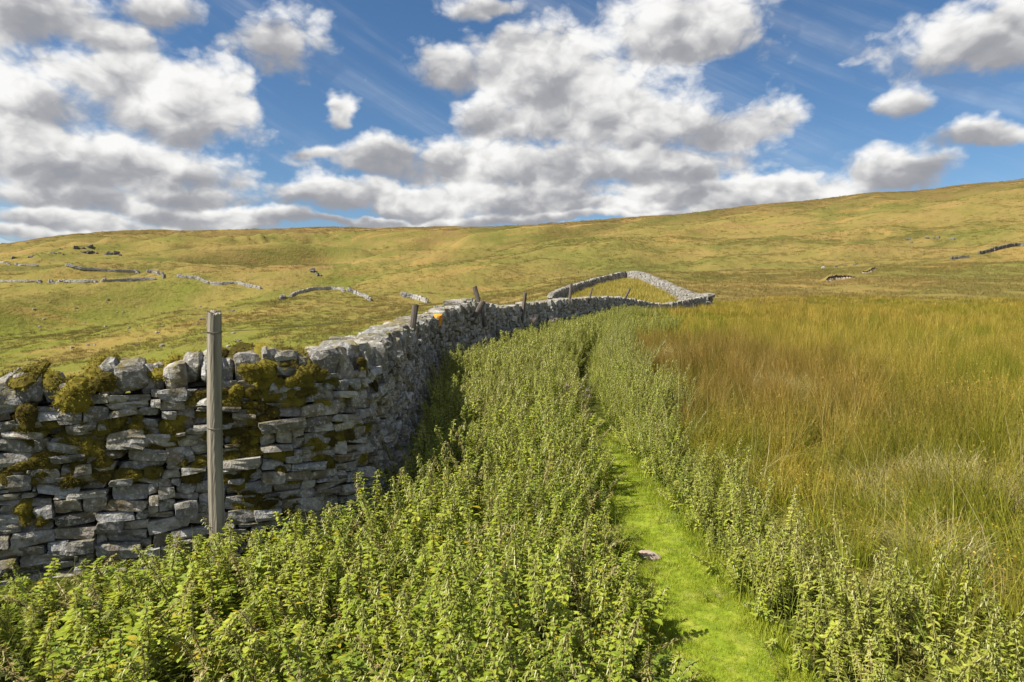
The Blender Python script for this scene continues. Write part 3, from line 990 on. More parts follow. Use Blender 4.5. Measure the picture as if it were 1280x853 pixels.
# the strand running from the top loop to the stumpy post on the wall
e1 = Vector((px0 + .05, py0 + .01, 1.57)); e2 = Vector((-1.34, 9.25, 1.80))
b = MB(); b.add(*tube([e1.lerp(e2, q) + Vector((0, 0, -.05 * 4 * q * (1 - q))) for q in np.linspace(0, 1, 24)], .0018, 5))
obj('fence_wire', b.mesh('fence_wire', [M['wire']]), None, label='thin rusty wire strung from the tall post along the wall top', category='wire')

SHORT = [  # top px, bottom px, depth, radius, label
    (519, 381, 517, 398, 9.4, .032, 'short dark stump of a post behind the pale slab coping'),
    (593, 359, 600, 384, 16.4, .040, 'dark post leaning away over the tumbled high spot of the wall'),
    (604, 377, 592, 398, 15.6, .045, 'stout post leaning forward against the tumbled high spot of the wall'),
    (657, 366, 654, 388, 21.5, .040, 'lone dark post between the tumbled high spot and the sheepfold'),
    (714, 355, 712, 378, 29.0, .045, 'dark post standing where the sheepfold side wall meets the main wall'),
    (740, 360, 737, 374, 32.0, .028, 'thin stick beside a dark post on the main wall'),
    (787, 361, 780, 376, 39.0, .045, 'slanting post on the wall in front of the golden sheepfold grass')]
for i, (tx, ty, bx_, by_, d, r, lab) in enumerate(SHORT):
    tp = Vector(((tx - 640) / FPX * d, d, EYE + (HOR - ty) / FPX * d)); bt = Vector(((bx_ - 640) / FPX * d, d, EYE + (HOR - by_) / FPX * d))
    ax = (tp - bt); full = ax.length * 1.5 + .25
    o = obj('short_post', post_mesh(r * 1.4, full, M['dark_wood'], 20 + i, 10, .05, 5), None, tp - ax.normalized() * full, label=lab, category='post', group='stumps of fence posts along the wall')
    o.rotation_euler = ax.to_track_quat('Z', 'Y').to_euler()


# ------------------------------------------------------------------ other walls: sheepfold and the far hillside
def pxline(pts, smooth=True, hgt=1.35):
    P_ = []
    for (px, d) in pts:
        x = (px - 640) / FPX * d; P_.append((x, d, hz(x, d) + hgt))
    return Line(P_, smooth)


fold = pxline([(692, 66), (701, 74), (712, 80), (728, 88), (750, 94), (784, 98), (800, 90), (828, 76), (852, 64), (872, 58.5), (883, 55.4)], hgt=1.25)
fw = empty('sheepfold_wall', (*fold.at(fold.L * .5)[:2], hz(*fold.at(fold.L * .5)[:2])), 'pale grey stone wall bending round the golden grass of the sheepfold', 'wall')
rest, _ = build_wall(fold, [(0, fold.L, .4, .9, .14, .26)], .55, fw, 0, M['core'], True, True)
rg = np.random.default_rng(8)
u = 0.
while u < fold.L:
    w = rg.uniform(.25, .5); c, t, n, bz, top = wall_frame(fold, u); p = c - n * .35
    add_joined(rest, LOW_SH[rg.integers(24)], mat_from((p[0], p[1], top - .15 + rg.normal(0, .05)), t, n, (t[0] * rg.normal(0, .2), t[1] * .1, 1), (w * 1.15, .58, .32)), rg.random() * .6)
    u += w
rest.v = [v_ - np.array(fw.location) for v_ in rest.v]
obj('rubble', rest.mesh('rubble', [M['rubble']]), fw, kind='stuff')


def far_wall(name, pxs, label, hgt=1.5, dmin=60., wid=.65, seg=.75, seed=0, cat='wall', group=None, mat='far_stone', gap=0.):
    """a wall on the far slope, laid over the ground: heaped coursed blocks, two rows deep"""
    pq = np.array(pxs, float); tt = np.concatenate([[0], np.cumsum(np.hypot(*np.diff(pq, axis=0).T))])
    td = np.arange(0, tt[-1] + .1, 1.6); dx_ = np.interp(td, tt, pq[:, 0]); dy_ = np.interp(td, tt, pq[:, 1])
    ds = np.array([ray_hit(a_, b_, dmin)[1] for a_, b_ in zip(dx_, dy_)])
    ds = np.array([np.median(ds[max(0, i - 2):i + 3]) for i in range(len(ds))])
    r_ = np.random.default_rng(seed)
    xs = (dx_ - 640) / FPX * ds; sm = ds.copy()
    for _ in range(10): sm[1:-1] = (sm[:-2] + sm[1:-1] * 2 + sm[2:]) / 4
    sx_ = (dx_ - 640) / FPX * sm
    mid = len(ds) // 2; org = np.array([xs[mid], ds[mid], hz(xs[mid], ds[mid])])
    b = MB()
    for i in range(len(ds)):
        if r_.random() < gap: continue
        i0, i1 = max(0, i - 2), min(len(ds) - 1, i + 2); t = np.array([sx_[i1] - sx_[i0], sm[i1] - sm[i0]]); t /= np.hypot(*t); n = np.array([t[1], -t[0]])
        w = math.hypot(sx_[i1] - sx_[i0], sm[i1] - sm[i0]) / (i1 - i0)
        dd_ = sm[i] + max(-2.5, min(2.5, .6 * (ds[i] - sm[i]))); x_ = (dx_[i] - 640) / FPX * dd_
        hh = hgt * .5 * r_.uniform(.85, 1.08)
        for k in range(max(1, int(w / .7))):
            o_ = ((k + .5) / max(1, int(w / .7)) - .5) * w
            for lay in range(2):
                q = np.array([x_, dd_]) + t * o_ + n * r_.normal(0, .06)
                m4 = mat_from((q[0], q[1], hz(q[0], q[1]) - .12 + hh * (lay + .5) / 2), t, n, (r_.normal(0, .05), r_.normal(0, .05), 1), (min(1.3, max(.6, w / max(1, int(w / .7)))) * 1.3, wid * (1 - .12 * lay), hh / 2 * 1.2))
                add_joined(b, LOW_SH[r_.integers(24)], m4, r_.random())
    b.v = [v_ - org for v_ in b.v]
    root = empty(name, org, label, cat, group)
    obj('rubble', b.mesh('rubble', [M[mat]]), root, kind='stuff')
    return root


G = 'ruined walls on the far hillside'
far_wall('far_wall', [(85, 333), (105, 338), (140, 340), (175, 341), (197, 341), (206, 346)], 'pale far wall curving down the left hillside to a hooked end', 2.0, seed=1, group=G)
far_wall('far_wall', [(-20, 353), (40, 353), (100, 353), (150, 352), (195, 350)], 'low grey far wall running level below the curving one', 1.5, seed=2, group=G)
far_wall('far_wall', [(0, 328), (15, 331), (28, 333), (50, 333)], 'broken pale wall piece on the hillside above the level wall', 1.6, seed=3, group=G, gap=.05)
far_wall('far_wall', [(224, 347), (246, 349), (258, 354), (270, 357), (298, 355), (312, 359), (327, 362)], 'broken far wall zigzagging between the hooked wall and the humped one', 1.8, seed=4, group=G, gap=0.)
far_wall('far_wall', [(352, 375), (368, 369), (390, 363), (420, 362), (440, 366), (455, 372), (463, 377)], 'pale far wall humped over a knoll behind the fence post', 1.9, seed=5, group=G)
far_wall('far_wall', [(503, 371), (516, 373), (526, 376), (535, 380)], 'short pale wall stub above the leftmost stump on the near wall', 2.2, seed=6, group=G)
far_wall('far_wall', [(545, 386), (570, 382), (590, 380)], 'low pale tumbled wall just beyond the high spot of the near wall', .9, dmin=40, seed=12, group=G, seg=.8)
far_wall('far_wall', [(1222, 319), (1235, 316), (1248, 312), (1262, 309), (1290, 308)], 'dark wall running over the golden right hillside', 2.2, seed=7, group=G, mat='far_dark')
far_wall('far_wall', [(1188, 325), (1198, 324), (1208, 323)], 'short dark broken wall piece on the golden right hillside', 1.6, seed=8, group=G, mat='far_dark')


def outcrop(pxs, label, n, size, seed, mat='far_dark', name='rock_outcrop', cat='rocks', spread=6):
    """rocks breaking out of the slope together: one thing, each rock a part"""
    r_ = np.random.default_rng(seed)
    x0, y0 = ray_hit(*pxs, 60.); org = Vector((x0, y0, hz(x0, y0)))
    root = empty(name, org, label, cat, 'rocks on the far hillside')
    for _ in range(n):
        x = x0 + r_.normal(0, spread); y = y0 + r_.normal(0, spread * .5); s_ = size * r_.uniform(.4, 1.2)
        a = r_.uniform(0, 3); t = np.array([math.cos(a), math.sin(a)])
        m4 = mat_from((x, y, hz(x, y) + s_ * .1), t, t, (r_.normal(0, .2), r_.normal(0, .2), 1), (s_ * 1.6, s_ * 1.3, s_))
        m4.translation = m4.translation - org
        o = bpy.data.objects.new('rock', ROCK_ME[mat][r_.integers(8)]); COL.objects.link(o); o.parent = root; o.matrix_basis = m4


ROCK_ME = {}
for mt in ('far_dark', 'far_stone'):
    ROCK_ME[mt] = []
    for V, Fq in STONE_SH[:8]:
        b = MB(); b.add(V, Fq); ROCK_ME[mt].append(b.mesh('rock', [M[mt]]))
outcrop((112, 316), 'dark craggy outcrop high on the left hillside above the curving wall', 14, 1.6, 1, spread=4.5)
outcrop((140, 319), 'small scatter of dark rocks beside the craggy outcrop', 6, 1.8, 2, spread=3)
outcrop((42, 321), 'low grey scar of rock on the slope beyond the craggy outcrop', 14, 1.2, 3, spread=9)
outcrop((398, 340), 'dark rocks in a hollow above the humped wall', 5, .9, 4, spread=2.5)
outcrop((1026, 336), 'single pale boulder above the bare earth scar', 1, 1.0, 6, 'far_stone', 'boulder', 'boulder', .5)
outcrop((1068, 332), 'scatter of small boulders above the bare earth scar', 4, .5, 7, 'far_dark', 'rock_outcrop', 'rocks', 3)
outcrop((1160, 299), 'grey rocks half way up the right hillside', 7, 1.0, 8, 'far_dark', spread=5)
for k in range(30):   # loose pale rocks down in the valley slope
    px_, py_ = RNG.uniform(40, 300), RNG.uniform(375, 440)
    x, y = ray_hit(px_, py_, 60.)
    s_ = RNG.uniform(.25, .6)
    o = bpy.data.objects.new('boulder', COPE_ME[k % 16]); COL.objects.link(o)
    o.matrix_basis = Matrix.Translation((x, y, hz(x, y) + s_ * .05)) @ Matrix.Rotation(RNG.uniform(0, 6), 4, 'Z') @ Matrix.Diagonal((s_ * 1.5, s_ * 1.2, s_, 1))
    o['label'] = 'small grey boulder in the green valley slope behind the wall'; o['category'] = 'boulder'; o['group'] = 'boulders strewn over the valley slope'


def scar(pxs, label, hgt, seed, width=1.4):
    """an eroded bank: dark overhanging peat lip over a bare earth face"""
    pts = [ray_hit(px, py, 60.) for px, py in pxs]
    ln = Line([(x, y, 0) for x, y in pts]); N = 40
    org = np.array([*ln.at(ln.L * .5)[:2], 0]); org[2] = hz(org[0], org[1])
    r_ = np.random.default_rng(seed)
    root = empty('eroded_bank', org, label, 'bank')
    lip = []; facev = []
    for i in range(N + 1):
        x, y, _ = ln.at(i / N * ln.L); k = math.sin(math.pi * i / N) ** .4
        j1, j2 = r_.normal(0, .12), r_.normal(0, .1)
        h0 = hz(x, y); H = (hgt + j2) * k + .05
        prof = [(0.9, -.3), (0.5 + j1, H * .10), (.15 + j1, H * .55), (0.28 + j1, H * .68), (.2 + j1, H * .95), (-.6, H), (-2.2, H * .55), (-5., -.2)]
        for (o_, z_) in prof: lip.append((x, y - o_ * 1., max(h0, h0) + z_))
    V = np.array(lip) - org; m_ = 8
    Fl = []; Ff = []
    for i in range(N):
        for q in range(m_ - 1):
            f = (i * m_ + q, (i + 1) * m_ + q, (i + 1) * m_ + q + 1, i * m_ + q + 1)
            (Ff if q < 2 else Fl).append(f)
    b = MB(); b.add(V, np.array(Ff)); obj('earth_face', b.mesh('earth_face', [M['bare']]), root)
    b = MB(); b.add(V, np.array([f for i, f in enumerate(Fl) if i % 5 < 2])); obj('peat_lip', b.mesh('peat_lip', [M['peat']]), root)
    b = MB(); b.add(V, np.array([f for i, f in enumerate(Fl) if i % 5 >= 2])); obj('turf', b.mesh('turf', [M['ground']], True), root)


scar([(1030, 352), (1042, 350), (1055, 349), (1067, 349)], 'bare earth bank with dark peat lip beyond the rush field', .75, 1)
scar([(1074, 342), (1084, 341), (1095, 338)], 'smaller bare earth bank up slope from the larger one', .5, 2)


# ------------------------------------------------------------------ plant prototypes (shared meshes)
def leaf(b, base, dirv, up, ln, wd, droop, fold_, rnd, mat=0, seg=4):
    """one pointed oval leaf, folded along the rib and bending down"""
    d = np.array(dirv, float); d /= np.linalg.norm(d)
    s_ = np.cross(d, up); s_ /= max(1e-6, np.linalg.norm(s_)); nrm = np.cross(s_, d)
    V = []; Fq = []
    p = np.array(base, float); step = ln / seg; ang = 0
    for i in range(seg + 1):
        t = i / seg
        w = wd * (math.sin(math.pi * min(1, t * .9 + .1) ** .8)) * (1 if i < seg else 0) + .0004
        dd = d * math.cos(ang) - nrm * math.sin(ang); nn = nrm * math.cos(ang) + d * math.sin(ang)
        V += [p - s_ * w + nn * fold_ * w, p, p + s_ * w + nn * fold_ * w]
        p = p + dd * step; ang += droop / seg
    for i in range(seg):
        a = i * 3
        Fq += [(a, a + 1, a + 4, a + 3), (a + 1, a + 2, a + 5, a + 4)]
    b.add(V, Fq, mat, rnd=rnd, v=.5)


def nettle(seed, narrow=1.0, lean=.26, size=1.0, tops=True):
    size = size * .68
    """a nettle one metre tall: square stem, opposite pairs of toothed leaves, hanging catkins"""
    r_ = np.random.default_rng(seed)
    st = MB(); lf = MB(); ck = MB()
    la = r_.uniform(0, 6.28); lx, ly = math.cos(la) * lean * r_.uniform(.3, 1), math.sin(la) * lean * r_.uniform(.3, 1)
    H = r_.uniform(.88, 1.06)

    def axis(z): return np.array([lx * z * z, ly * z * z, z])
    pts = [axis(z) for z in np.linspace(0, H, 7)]
    V, Fq = tube(pts, .0042, 4)
    st.add(V, Fq, rnd=r_.random(), v=0)
    z = .16; a = r_.uniform(0, 6)
    while z < H:
        fr = z / H
        L = size * (.118 - .068 * max(0, fr - .30) / .70) * r_.uniform(.8, 1.2)
        if fr < .35: L *= .85
        L0 = L
        for k in (0, 1):
            L = L0 * r_.uniform(.7, 1.25)
            if r_.random() < (.18 if fr < .4 else .05): continue
            aa = a + k * math.pi + r_.normal(0, .25)
            elv = .45 * fr - .05 + r_.normal(0, .22)
            d = np.array([math.cos(aa) * math.cos(elv), math.sin(aa) * math.cos(elv), math.sin(elv)])
            pet = d * L * .28
            p0 = axis(z)
            leaf(lf, p0 + pet, d, np.array([0, 0, 1.]), L, L * .27 * narrow, r_.uniform(.5, 1.3), r_.uniform(.1, .45), r_.random())
            if fr > .38 and tops:
                for c_ in range(2):
                    ab = aa + r_.normal(0, .7); cl = r_.uniform(.03, .065) * (1.15 - .45 * fr)
                    q0 = p0; q1 = p0 + np.array([math.cos(ab), math.sin(ab), .35]) * cl * .6; q2 = q1 + np.array([math.cos(ab) * .4, math.sin(ab) * .4, -.8]) * cl
                    sd = np.array([-math.sin(ab), math.cos(ab), 0]) * .0035
                    sd = sd * .75
                    ck.add([q0 - sd * .4, q0 + sd * .4, q1 + sd * 1.3, q1 - sd * 1.3, q2 + sd * .8, q2 - sd * .8], [(0, 1, 2, 3), (3, 2, 4, 5)], rnd=r_.random(), v=.5)
        a += math.pi / 2 + r_.normal(0, .15)
        z += (.046 - .023 * fr) * r_.uniform(.85, 1.15)
    for k in range(5):   # crown of small leaves
        aa = r_.uniform(0, 6.28); d = np.array([math.cos(aa) * .6, math.sin(aa) * .6, .7])
        leaf(lf, axis(H), d, np.array([0, 0, 1.]), .030 * size, .009 * size, .4, .3, r_.random(), seg=2)
    return st, lf, ck


def merge(parts):
    b = MB()
    for mi, q in enumerate(parts):
        for V, Fq in zip(q.v, q.f): pass
        if not q.v: continue
        V = np.concatenate(q.v)
        base = b.n
        for Fq in q.f: b.f.append(Fq + base); b.mi.append(np.full(len(Fq), mi, int))
        b.v.append(V); b.n += len(V)
        for k in ('rnd', 'v'): b.a.setdefault(k, []).append(np.concatenate(q.a[k]))
    return b


def proto(name, mesh):
    return bpy.data.objects.new(name, mesh)       # never linked: only its mesh is used


NET = [nettle(200 + i, size=[1.0, .8, 1.1, .9, 1.2, .75, 1.0, .9, 1.1][i], narrow=[1, .85, 1.1, .9, 1.05, .7, 1, .95, .8][i]) for i in range(9)]
NET_ONE = [proto('nettle_form', merge(q).mesh('nettle_form', [M['stem'], M['nettle'], M['catkin']])) for q in NET]
DEAD = [proto('dead_nettle_form', merge(nettle(270 + i, .6, .4, .7)).mesh('dead_nettle_form', [M['dead'], M['dead'], M['catkin']])) for i in range(2)]
NET_FAR = [proto('nettle_far_form', merge(nettle(230 + i, .9, .12, .9)).mesh('nettle_far_form', [M['stem'], M['nettle_far'], M['catkin']])) for i in range(5)]
HERB = [proto('herb_form', merge(nettle(250 + i, .72, .30, .85)).mesh('herb_form', [M['stem'], M['nettle_far'] if i % 2 else M['nettle'], M['catkin']])) for i in range(6)]


def blades(seed, n, spread, hmin, hmax, wd, curve, seg=3, flat=0., heads=False):
    r_ = np.random.default_rng(seed); b = MB()
    for _ in range(n):
        a = r_.uniform(0, 6.28); rad = spread * math.sqrt(r_.random()); p = np.array([math.cos(a) * rad, math.sin(a) * rad, 0.])
        aa = a + r_.normal(0, .9); L = r_.uniform(hmin, hmax); cv = curve * abs(r_.normal(.6, .5)) + flat
        fa = r_.uniform(0, 6.28); sd = np.array([math.cos(fa), math.sin(fa), 0])
        V = []; Vv = []; th = .04 + .5 * flat
        q = p.copy(); rn = r_.random()
        for i in range(seg + 1):
            w = wd * (1 - .85 * i / seg) * .5
            if i == seg: V.append(q.copy()); Vv.append(1.)
            else: V += [q - sd * w, q + sd * w]; Vv += [i / seg] * 2
            dv = np.array([math.cos(aa) * math.sin(th), math.sin(aa) * math.sin(th), math.cos(th)])
            q = q + dv * L / seg; th = min(1.9, th + cv / seg * 1.5)
        Fq = [(2 * i, 2 * i + 1, 2 * i + 3, 2 * i + 2) for i in range(seg - 1)]
        b.add(V, np.array(Fq), rnd=rn, v=Vv)
        k0 = b.n - len(V); b.f.append(np.array([[k0 + 2 * seg - 2, k0 + 2 * seg - 1, k0 + 2 * seg]])); b.mi.append(np.zeros(1, int))
        if heads and r_.random() < .55:   # brown flower tuft near the tip
            t = V[-1] * .45 + V[-2] * .55
            for _k in range(3):
                o1 = r_.normal(0, .006, 3); o2 = r_.normal(0, .006, 3)
                b.add([t, t + o1, t + o2 + [0, 0, .012]], np.array([[0, 1, 2]]), rnd=rn, v=1.25)
    return b


RUSH = [proto('rush_form', blades(300 + i, 55, .10, .55, .95, .0046, .5, 3, 0, True).mesh('rush_form', [M['rush']])) for i in range(6)]
RUSH_FAR = [proto('rush_far_form', blades(320 + i, 46, .22, .50, .92, .013, .5, 2, 0, True).mesh('rush_far_form', [M['rush']])) for i in range(5)]
LAWN = [proto('lawn_form', blades(340 + i, 16, .035, .025, .060, .0034, 1.0, 2).mesh('lawn_form', [M['lawn']])) for i in range(4)]
STRAW = [proto('straw_form', blades(350 + i, 40, .14, .25, .60, .0048, .7, 4, .75).mesh('straw_form', [M['straw']])) for i in range(4)]
MOOR = [proto('moor_form', blades(360 + i, 30, .55, .22, .55, .045, .6, 2).mesh('moor_form', [M['moor']])) for i in range(4)]


def scatter(name, pts, protos, rot, scl, label, cat):
    """many small plants as one object: geometry nodes set the shared meshes on the points"""
    n = len(pts)
    me = bpy.data.meshes.new(name); me.vertices.add(n); me.vertices.foreach_set('co', np.asarray(pts, np.float32).ravel())
    a = me.attributes.new('rot', 'FLOAT_VECTOR', 'POINT'); a.data.foreach_set('vector', np.asarray(rot, np.float32).ravel())
    a = me.attributes.new('scl', 'FLOAT_VECTOR', 'POINT'); a.data.foreach_set('vector', np.asarray(scl, np.float32).ravel())
    a = me.attributes.new('idx', 'INT', 'POINT'); a.data.foreach_set('value', RNG.integers(0, len(protos), n).astype(np.int32))
    o = obj(name, me, None, kind='stuff', label=label, category=cat)
    ng = bpy.data.node_groups.new(name, 'GeometryNodeTree')
    ng.interface.new_socket('Geometry', in_out='INPUT', socket_type='NodeSocketGeometry')
    ng.interface.new_socket('Geometry', in_out='OUTPUT', socket_type='NodeSocketGeometry')
    N = ng.nodes; Lk = ng.links
    gi = N.new('NodeGroupInput'); go = N.new('NodeGroupOutput')
    g2i = N.new('GeometryNodeGeometryToInstance')
    for p in protos:
        oi = N.new('GeometryNodeObjectInfo'); oi.inputs['Object'].default_value = p; oi.transform_space = 'ORIGINAL'
        Lk.new(oi.outputs['Geometry'], g2i.inputs[0])
    iop = N.new('GeometryNodeInstanceOnPoints')
    Lk.new(gi.outputs[0], iop.inputs['Points']); Lk.new(g2i.outputs[0], iop.inputs['Instance'])
    iop.inputs['Pick Instance'].default_value = True
    for nm_, typ, sock in (('idx', 'INT', 'Instance Index'), ('rot', 'FLOAT_VECTOR', 'Rotation'), ('scl', 'FLOAT_VECTOR', 'Scale')):
        na = N.new('GeometryNodeInputNamedAttribute'); na.data_type = typ; na.inputs['Name'].default_value = nm_
        Lk.new(na.outputs['Attribute'], iop.inputs[sock])
    Lk.new(iop.outputs[0], go.inputs[0])
    md = o.modifiers.new('scatter', 'NODES'); md.node_group = ng
    return o


def rots(n, tilt=.12):
    return np.stack([RNG.normal(0, tilt, n), RNG.normal(0, tilt, n), RNG.uniform(0, 6.283, n)], 1)


def jitter_grid(x0, x1, y0, y1, dens):
    st = 1 / math.sqrt(dens)
    X, Y = np.meshgrid(np.arange(x0, x1, st), np.arange(y0, y1, st)); X = X.ravel(); Y = Y.ravel()
    X = X + RNG.uniform(-.9, .9, len(X)) * st; Y = Y + RNG.uniform(-.9, .9, len(Y)) * st
    return X, Y


# right edge of the nettles, where the rushes begin
EY = np.array([0, 2.5, 5, 7.5, 11, 15, 20, 30, 40, 60.]); EX = np.array([2.5, 2.45, 2.1, 1.98, 2.08, 2.4, 3.2, 5.3, 7.6, 9.])


def edge_x(y): return np.interp(y, EY, EX)


def wall_dist(x, y):
    """distance to the wall's face line, positive on the path side"""
    S = np.linspace(0, MAIN.L, 700); W = np.array([MAIN.at(s_)[:2] for s_ in S])
    T = np.gradient(W, axis=0); T /= np.linalg.norm(T, axis=1)[:, None]; Nn = np.stack([T[:, 1], -T[:, 0]], 1)
    out = np.empty(len(x))
    for a in range(0, len(x), 4000):
        d2 = (x[a:a + 4000, None] - W[:, 0]) ** 2 + (y[a:a + 4000, None] - W[:, 1]) ** 2
        k = d2.argmin(1); out[a:a + 4000] = (x[a:a + 4000] - W[k, 0]) * Nn[k, 0] + (y[a:a + 4000] - W[k, 1]) * Nn[k, 1]
    return out


# ---- nettle bed between wall and path
X, Y = jitter_grid(-5.2, 8, 1.75, 42, 78)
keep = RNG.random(len(X)) < np.interp(Y, [0, 8, 14, 42], [1, .95, .8, .45])
X, Y = X[keep], Y[keep]
wd_ = wall_dist(X, Y)
lim = np.where(Y < 20, path_c(Y) - slit_w(Y) / 2 - .02 + .10 * vnoise(Y * 1.7, Y * 0, 12), edge_x(Y) + .5 + 3.0 * fbm(X * .5, Y * .4, 3, 63))
k = (wd_ > np.where(Y < 5.3, .42, .16)) & (X < lim) & (np.abs(X / np.maximum(Y, .1)) < .95) & ((Y > 2.0) | (X > -2))
X, Y, wd_, lim = X[k], Y[k], wd_[k], lim[k]
Hn = np.interp(Y, [1.5, 4, 5, 7, 10, 16, 30, 42], [.46, .50, .56, .74, .86, .80, .82, .8])
Hn = Hn * np.where(Y < 6, np.interp(X, [-4, -2.4, -1.2, -.3], [.56, .60, .82, 1.0]), 1.0)
Hn = Hn * (1 + .34 * vnoise(X * 1.3, Y * 1.3, 40)) * RNG.uniform(.80, 1.10, len(X))
Hn = Hn * np.interp(lim - X, [0, .12, .40], [.45, .70, 1.0]) 
# individuals: the tallest and nearest plants whose stems one can follow
score = (1 / Y) * (Hn > .42) + RNG.uniform(0, .10, len(X)) + .15 * (wd_ < 1.0) * (Y < 5.4)
inview = np.abs(X / Y) < .72
order = np.argsort(-(score * inview))
NI = 180
ind = order[:NI]; rest_i = np.setdiff1d(np.arange(len(X)), ind)
NET_PARTS = [[q.mesh(nm_, [M[mt]]) for q, nm_, mt in zip(N3, ('stem', 'leaves', 'catkins'), ('stem', 'nettle', 'catkin'))] for N3 in NET]
for i in ind:
    v_ = int(RNG.integers(len(NET_PARTS)))
    wallside = wd_[i] < .9 and Y[i] < 5.6
    pathside = lim[i] - X[i] < .5
    lab = 'green nettle growing at the foot of the stone wall' if wallside else ('green nettle on the edge of the turf path' if pathside else 'green nettle in the thick of the bed in front of the wall')
    r = empty('nettle', (X[i], Y[i], hz(X[i], Y[i]) - .01), lab, 'nettle', 'nettles at the wall foot' if wallside else ('nettles along the path edge' if pathside else 'nettles in the foreground bed'))
    s_ = Hn[i] * (1.15 if RNG.random() < .2 else .95) if wallside else Hn[i] * 1.08
    r.scale = (max(.72, s_ * 1.05), max(.72, s_ * 1.05), s_); r.rotation_euler = (RNG.normal(0, .10), RNG.normal(0, .10), RNG.uniform(0, 6.28))
    for me in NET_PARTS[v_]:
        o = bpy.data.objects.new(me.name.split('.')[0], me); COL.objects.link(o); o.parent = r
X, Y, Hn = X[rest_i], Y[rest_i], Hn[rest_i]
nearm = Y < 9
for msk, pr, nm_, lab in ((nearm, NET_ONE * 2 + DEAD, 'nettle_bed', 'dense bed of green nettles between the stone wall and the turf path'), (~nearm, NET_FAR, 'nettle_stand', 'tall pale green nettles along the foot of the receding wall')):
    x, y, h_ = X[msk], Y[msk], Hn[msk]
    sxy = np.maximum(h_ * 1.05, .70) * np.where(y > 14, 1.25, 1)
    scatter(nm_, np.stack([x, y, height(x, y) - .01], 1), pr, rots(len(x), .17), np.stack([sxy, sxy, h_], 1), lab, 'nettles')

# thin green grass standing among the nettles
X, Y = jitter_grid(-4.5, 3, 1.9, 16, 9)
k = (wall_dist(X, Y) > .4) & (np.abs(X - path_c(Y)) > slit_w(Y) / 2 + .05) & (X < edge_x(Y)) & (np.abs(X / Y) < .9); X, Y = X[k], Y[k]
s_ = RNG.uniform(.6, 1.1, len(X)) * np.interp(Y, [2, 5, 9], [.75, .8, 1.1]) * np.where((X < -1.2) & (Y < 6), .7, 1.)
scatter('nettle_bed_grass', np.stack([X, Y, height(X, Y)], 1), [proto('green_grass_form', blades(390 + i, 16, .16, .35, .72, .006, .8, 4, .05).mesh('green_grass_form', [M['green_grass']])) for i in range(4)], rots(len(X), .2), np.stack([s_] * 3, 1), 'thin green grass blades standing among the nettles', 'grass')

# ---- herbs on the right of the path
X, Y = jitter_grid(.9, 7, 1.5, 24, 80)
lo = path_c(Y) + slit_w(Y) / 2 + .03 + .12 * vnoise(Y * 1.9, Y * 0 + 5, 13); hi = edge_x(Y) + .9 * fbm(Y * .9, X * .9, 2, 14) + .15
k = (X > lo) & (X < hi) & (X / np.maximum(Y, .1) < .95)
X, Y, lo = X[k], Y[k], lo[k]
Hn = np.interp(Y, [1.5, 4, 7, 12, 24], [.42, .46, .56, .68, .74]) * (1 + .45 * vnoise(X * 1.5, Y * 1.5, 44)) * RNG.uniform(.75, 1.2, len(X)) * np.interp(X - lo, [0, .15, .5], [.45, .7, 1])
sxy = np.maximum(Hn * 1.05, .62)
scatter('herb_bed', np.stack([X, Y, height(X, Y) - .01], 1), HERB, rots(len(X), .2), np.stack([sxy, sxy, Hn], 1), 'leafy green herbs and nettles between the turf path and the rushes', 'herbs')

# ---- grass blades of the path
X, Y = jitter_grid(.3, 2.2, 1.6, 9.8, 1500)
u_ = (X - path_c(Y)) / path_w(Y)
k = (np.abs(u_) < .68) & (RNG.random(len(X)) < np.interp(Y, [2, 6, 13], [1, .8, .5]))
X, Y, u_ = X[k], Y[k], u_[k]
s_ = RNG.uniform(.6, 1.15, len(X)) * np.interp(np.abs(u_), [0, .4, .68], [.62, .8, 1.7])
scatter('path_grass', np.stack([X, Y, height(X, Y) + .008], 1), LAWN, rots(len(X), .25), np.stack([s_ * np.interp(Y, [3, 10], [1, 1.6])] * 2 + [s_], 1), 'short bright lime green grass of the trodden path', 'grass')

# small weeds and stray straw on the path
X, Y = jitter_grid(.5, 1.8, 2.4, 9.5, 16); u_ = (X - path_c(Y)) / path_w(Y)
k = (np.abs(u_) < .55) & (RNG.random(len(X)) < np.interp(np.abs(u_), [0, .3, .55], [.12, .35, 1])); X, Y = X[k], Y[k]
s_ = RNG.uniform(.16, .34, len(X))
scatter('path_weeds', np.stack([X, Y, height(X, Y) - .01], 1), HERB, rots(len(X), .3), np.stack([s_ * 1.5, s_ * 1.5, s_ * .5], 1), 'small low weeds scattered over the turf path', 'weeds')
X, Y = jitter_grid(.6, 1.7, 2.4, 9.5, 14); u_ = (X - path_c(Y)) / path_w(Y); k = np.abs(u_) < .5; X, Y = X[k], Y[k]
s_ = RNG.uniform(.12, .32, len(X))
scatter('path_straw', np.stack([X, Y, height(X, Y) + .02], 1), STRAW, rots(len(X), .2), np.stack([s_, s_, s_ * .35], 1), 'thin dry straw trodden into the turf path', 'straw')

# ---- rushes
holes = [(4.05, 6.3, .62, .55), (4.75, 12.0, .5, 1.1), (2.85, 4.5, .25, .3), (3.9, 17.5, .5, 1.2)]


def hole_mask(x, y):
    m_ = np.ones(len(x))
    for (hx, hy, rx_, ry_) in holes:
        q = np.hypot((x - hx) / rx_, (y - hy) / ry_) + .35 * vnoise(x * 2.5, y * 2.5, 50); m_ = np.minimum(m_, sstep(q, .75, 1.1))
    return m_


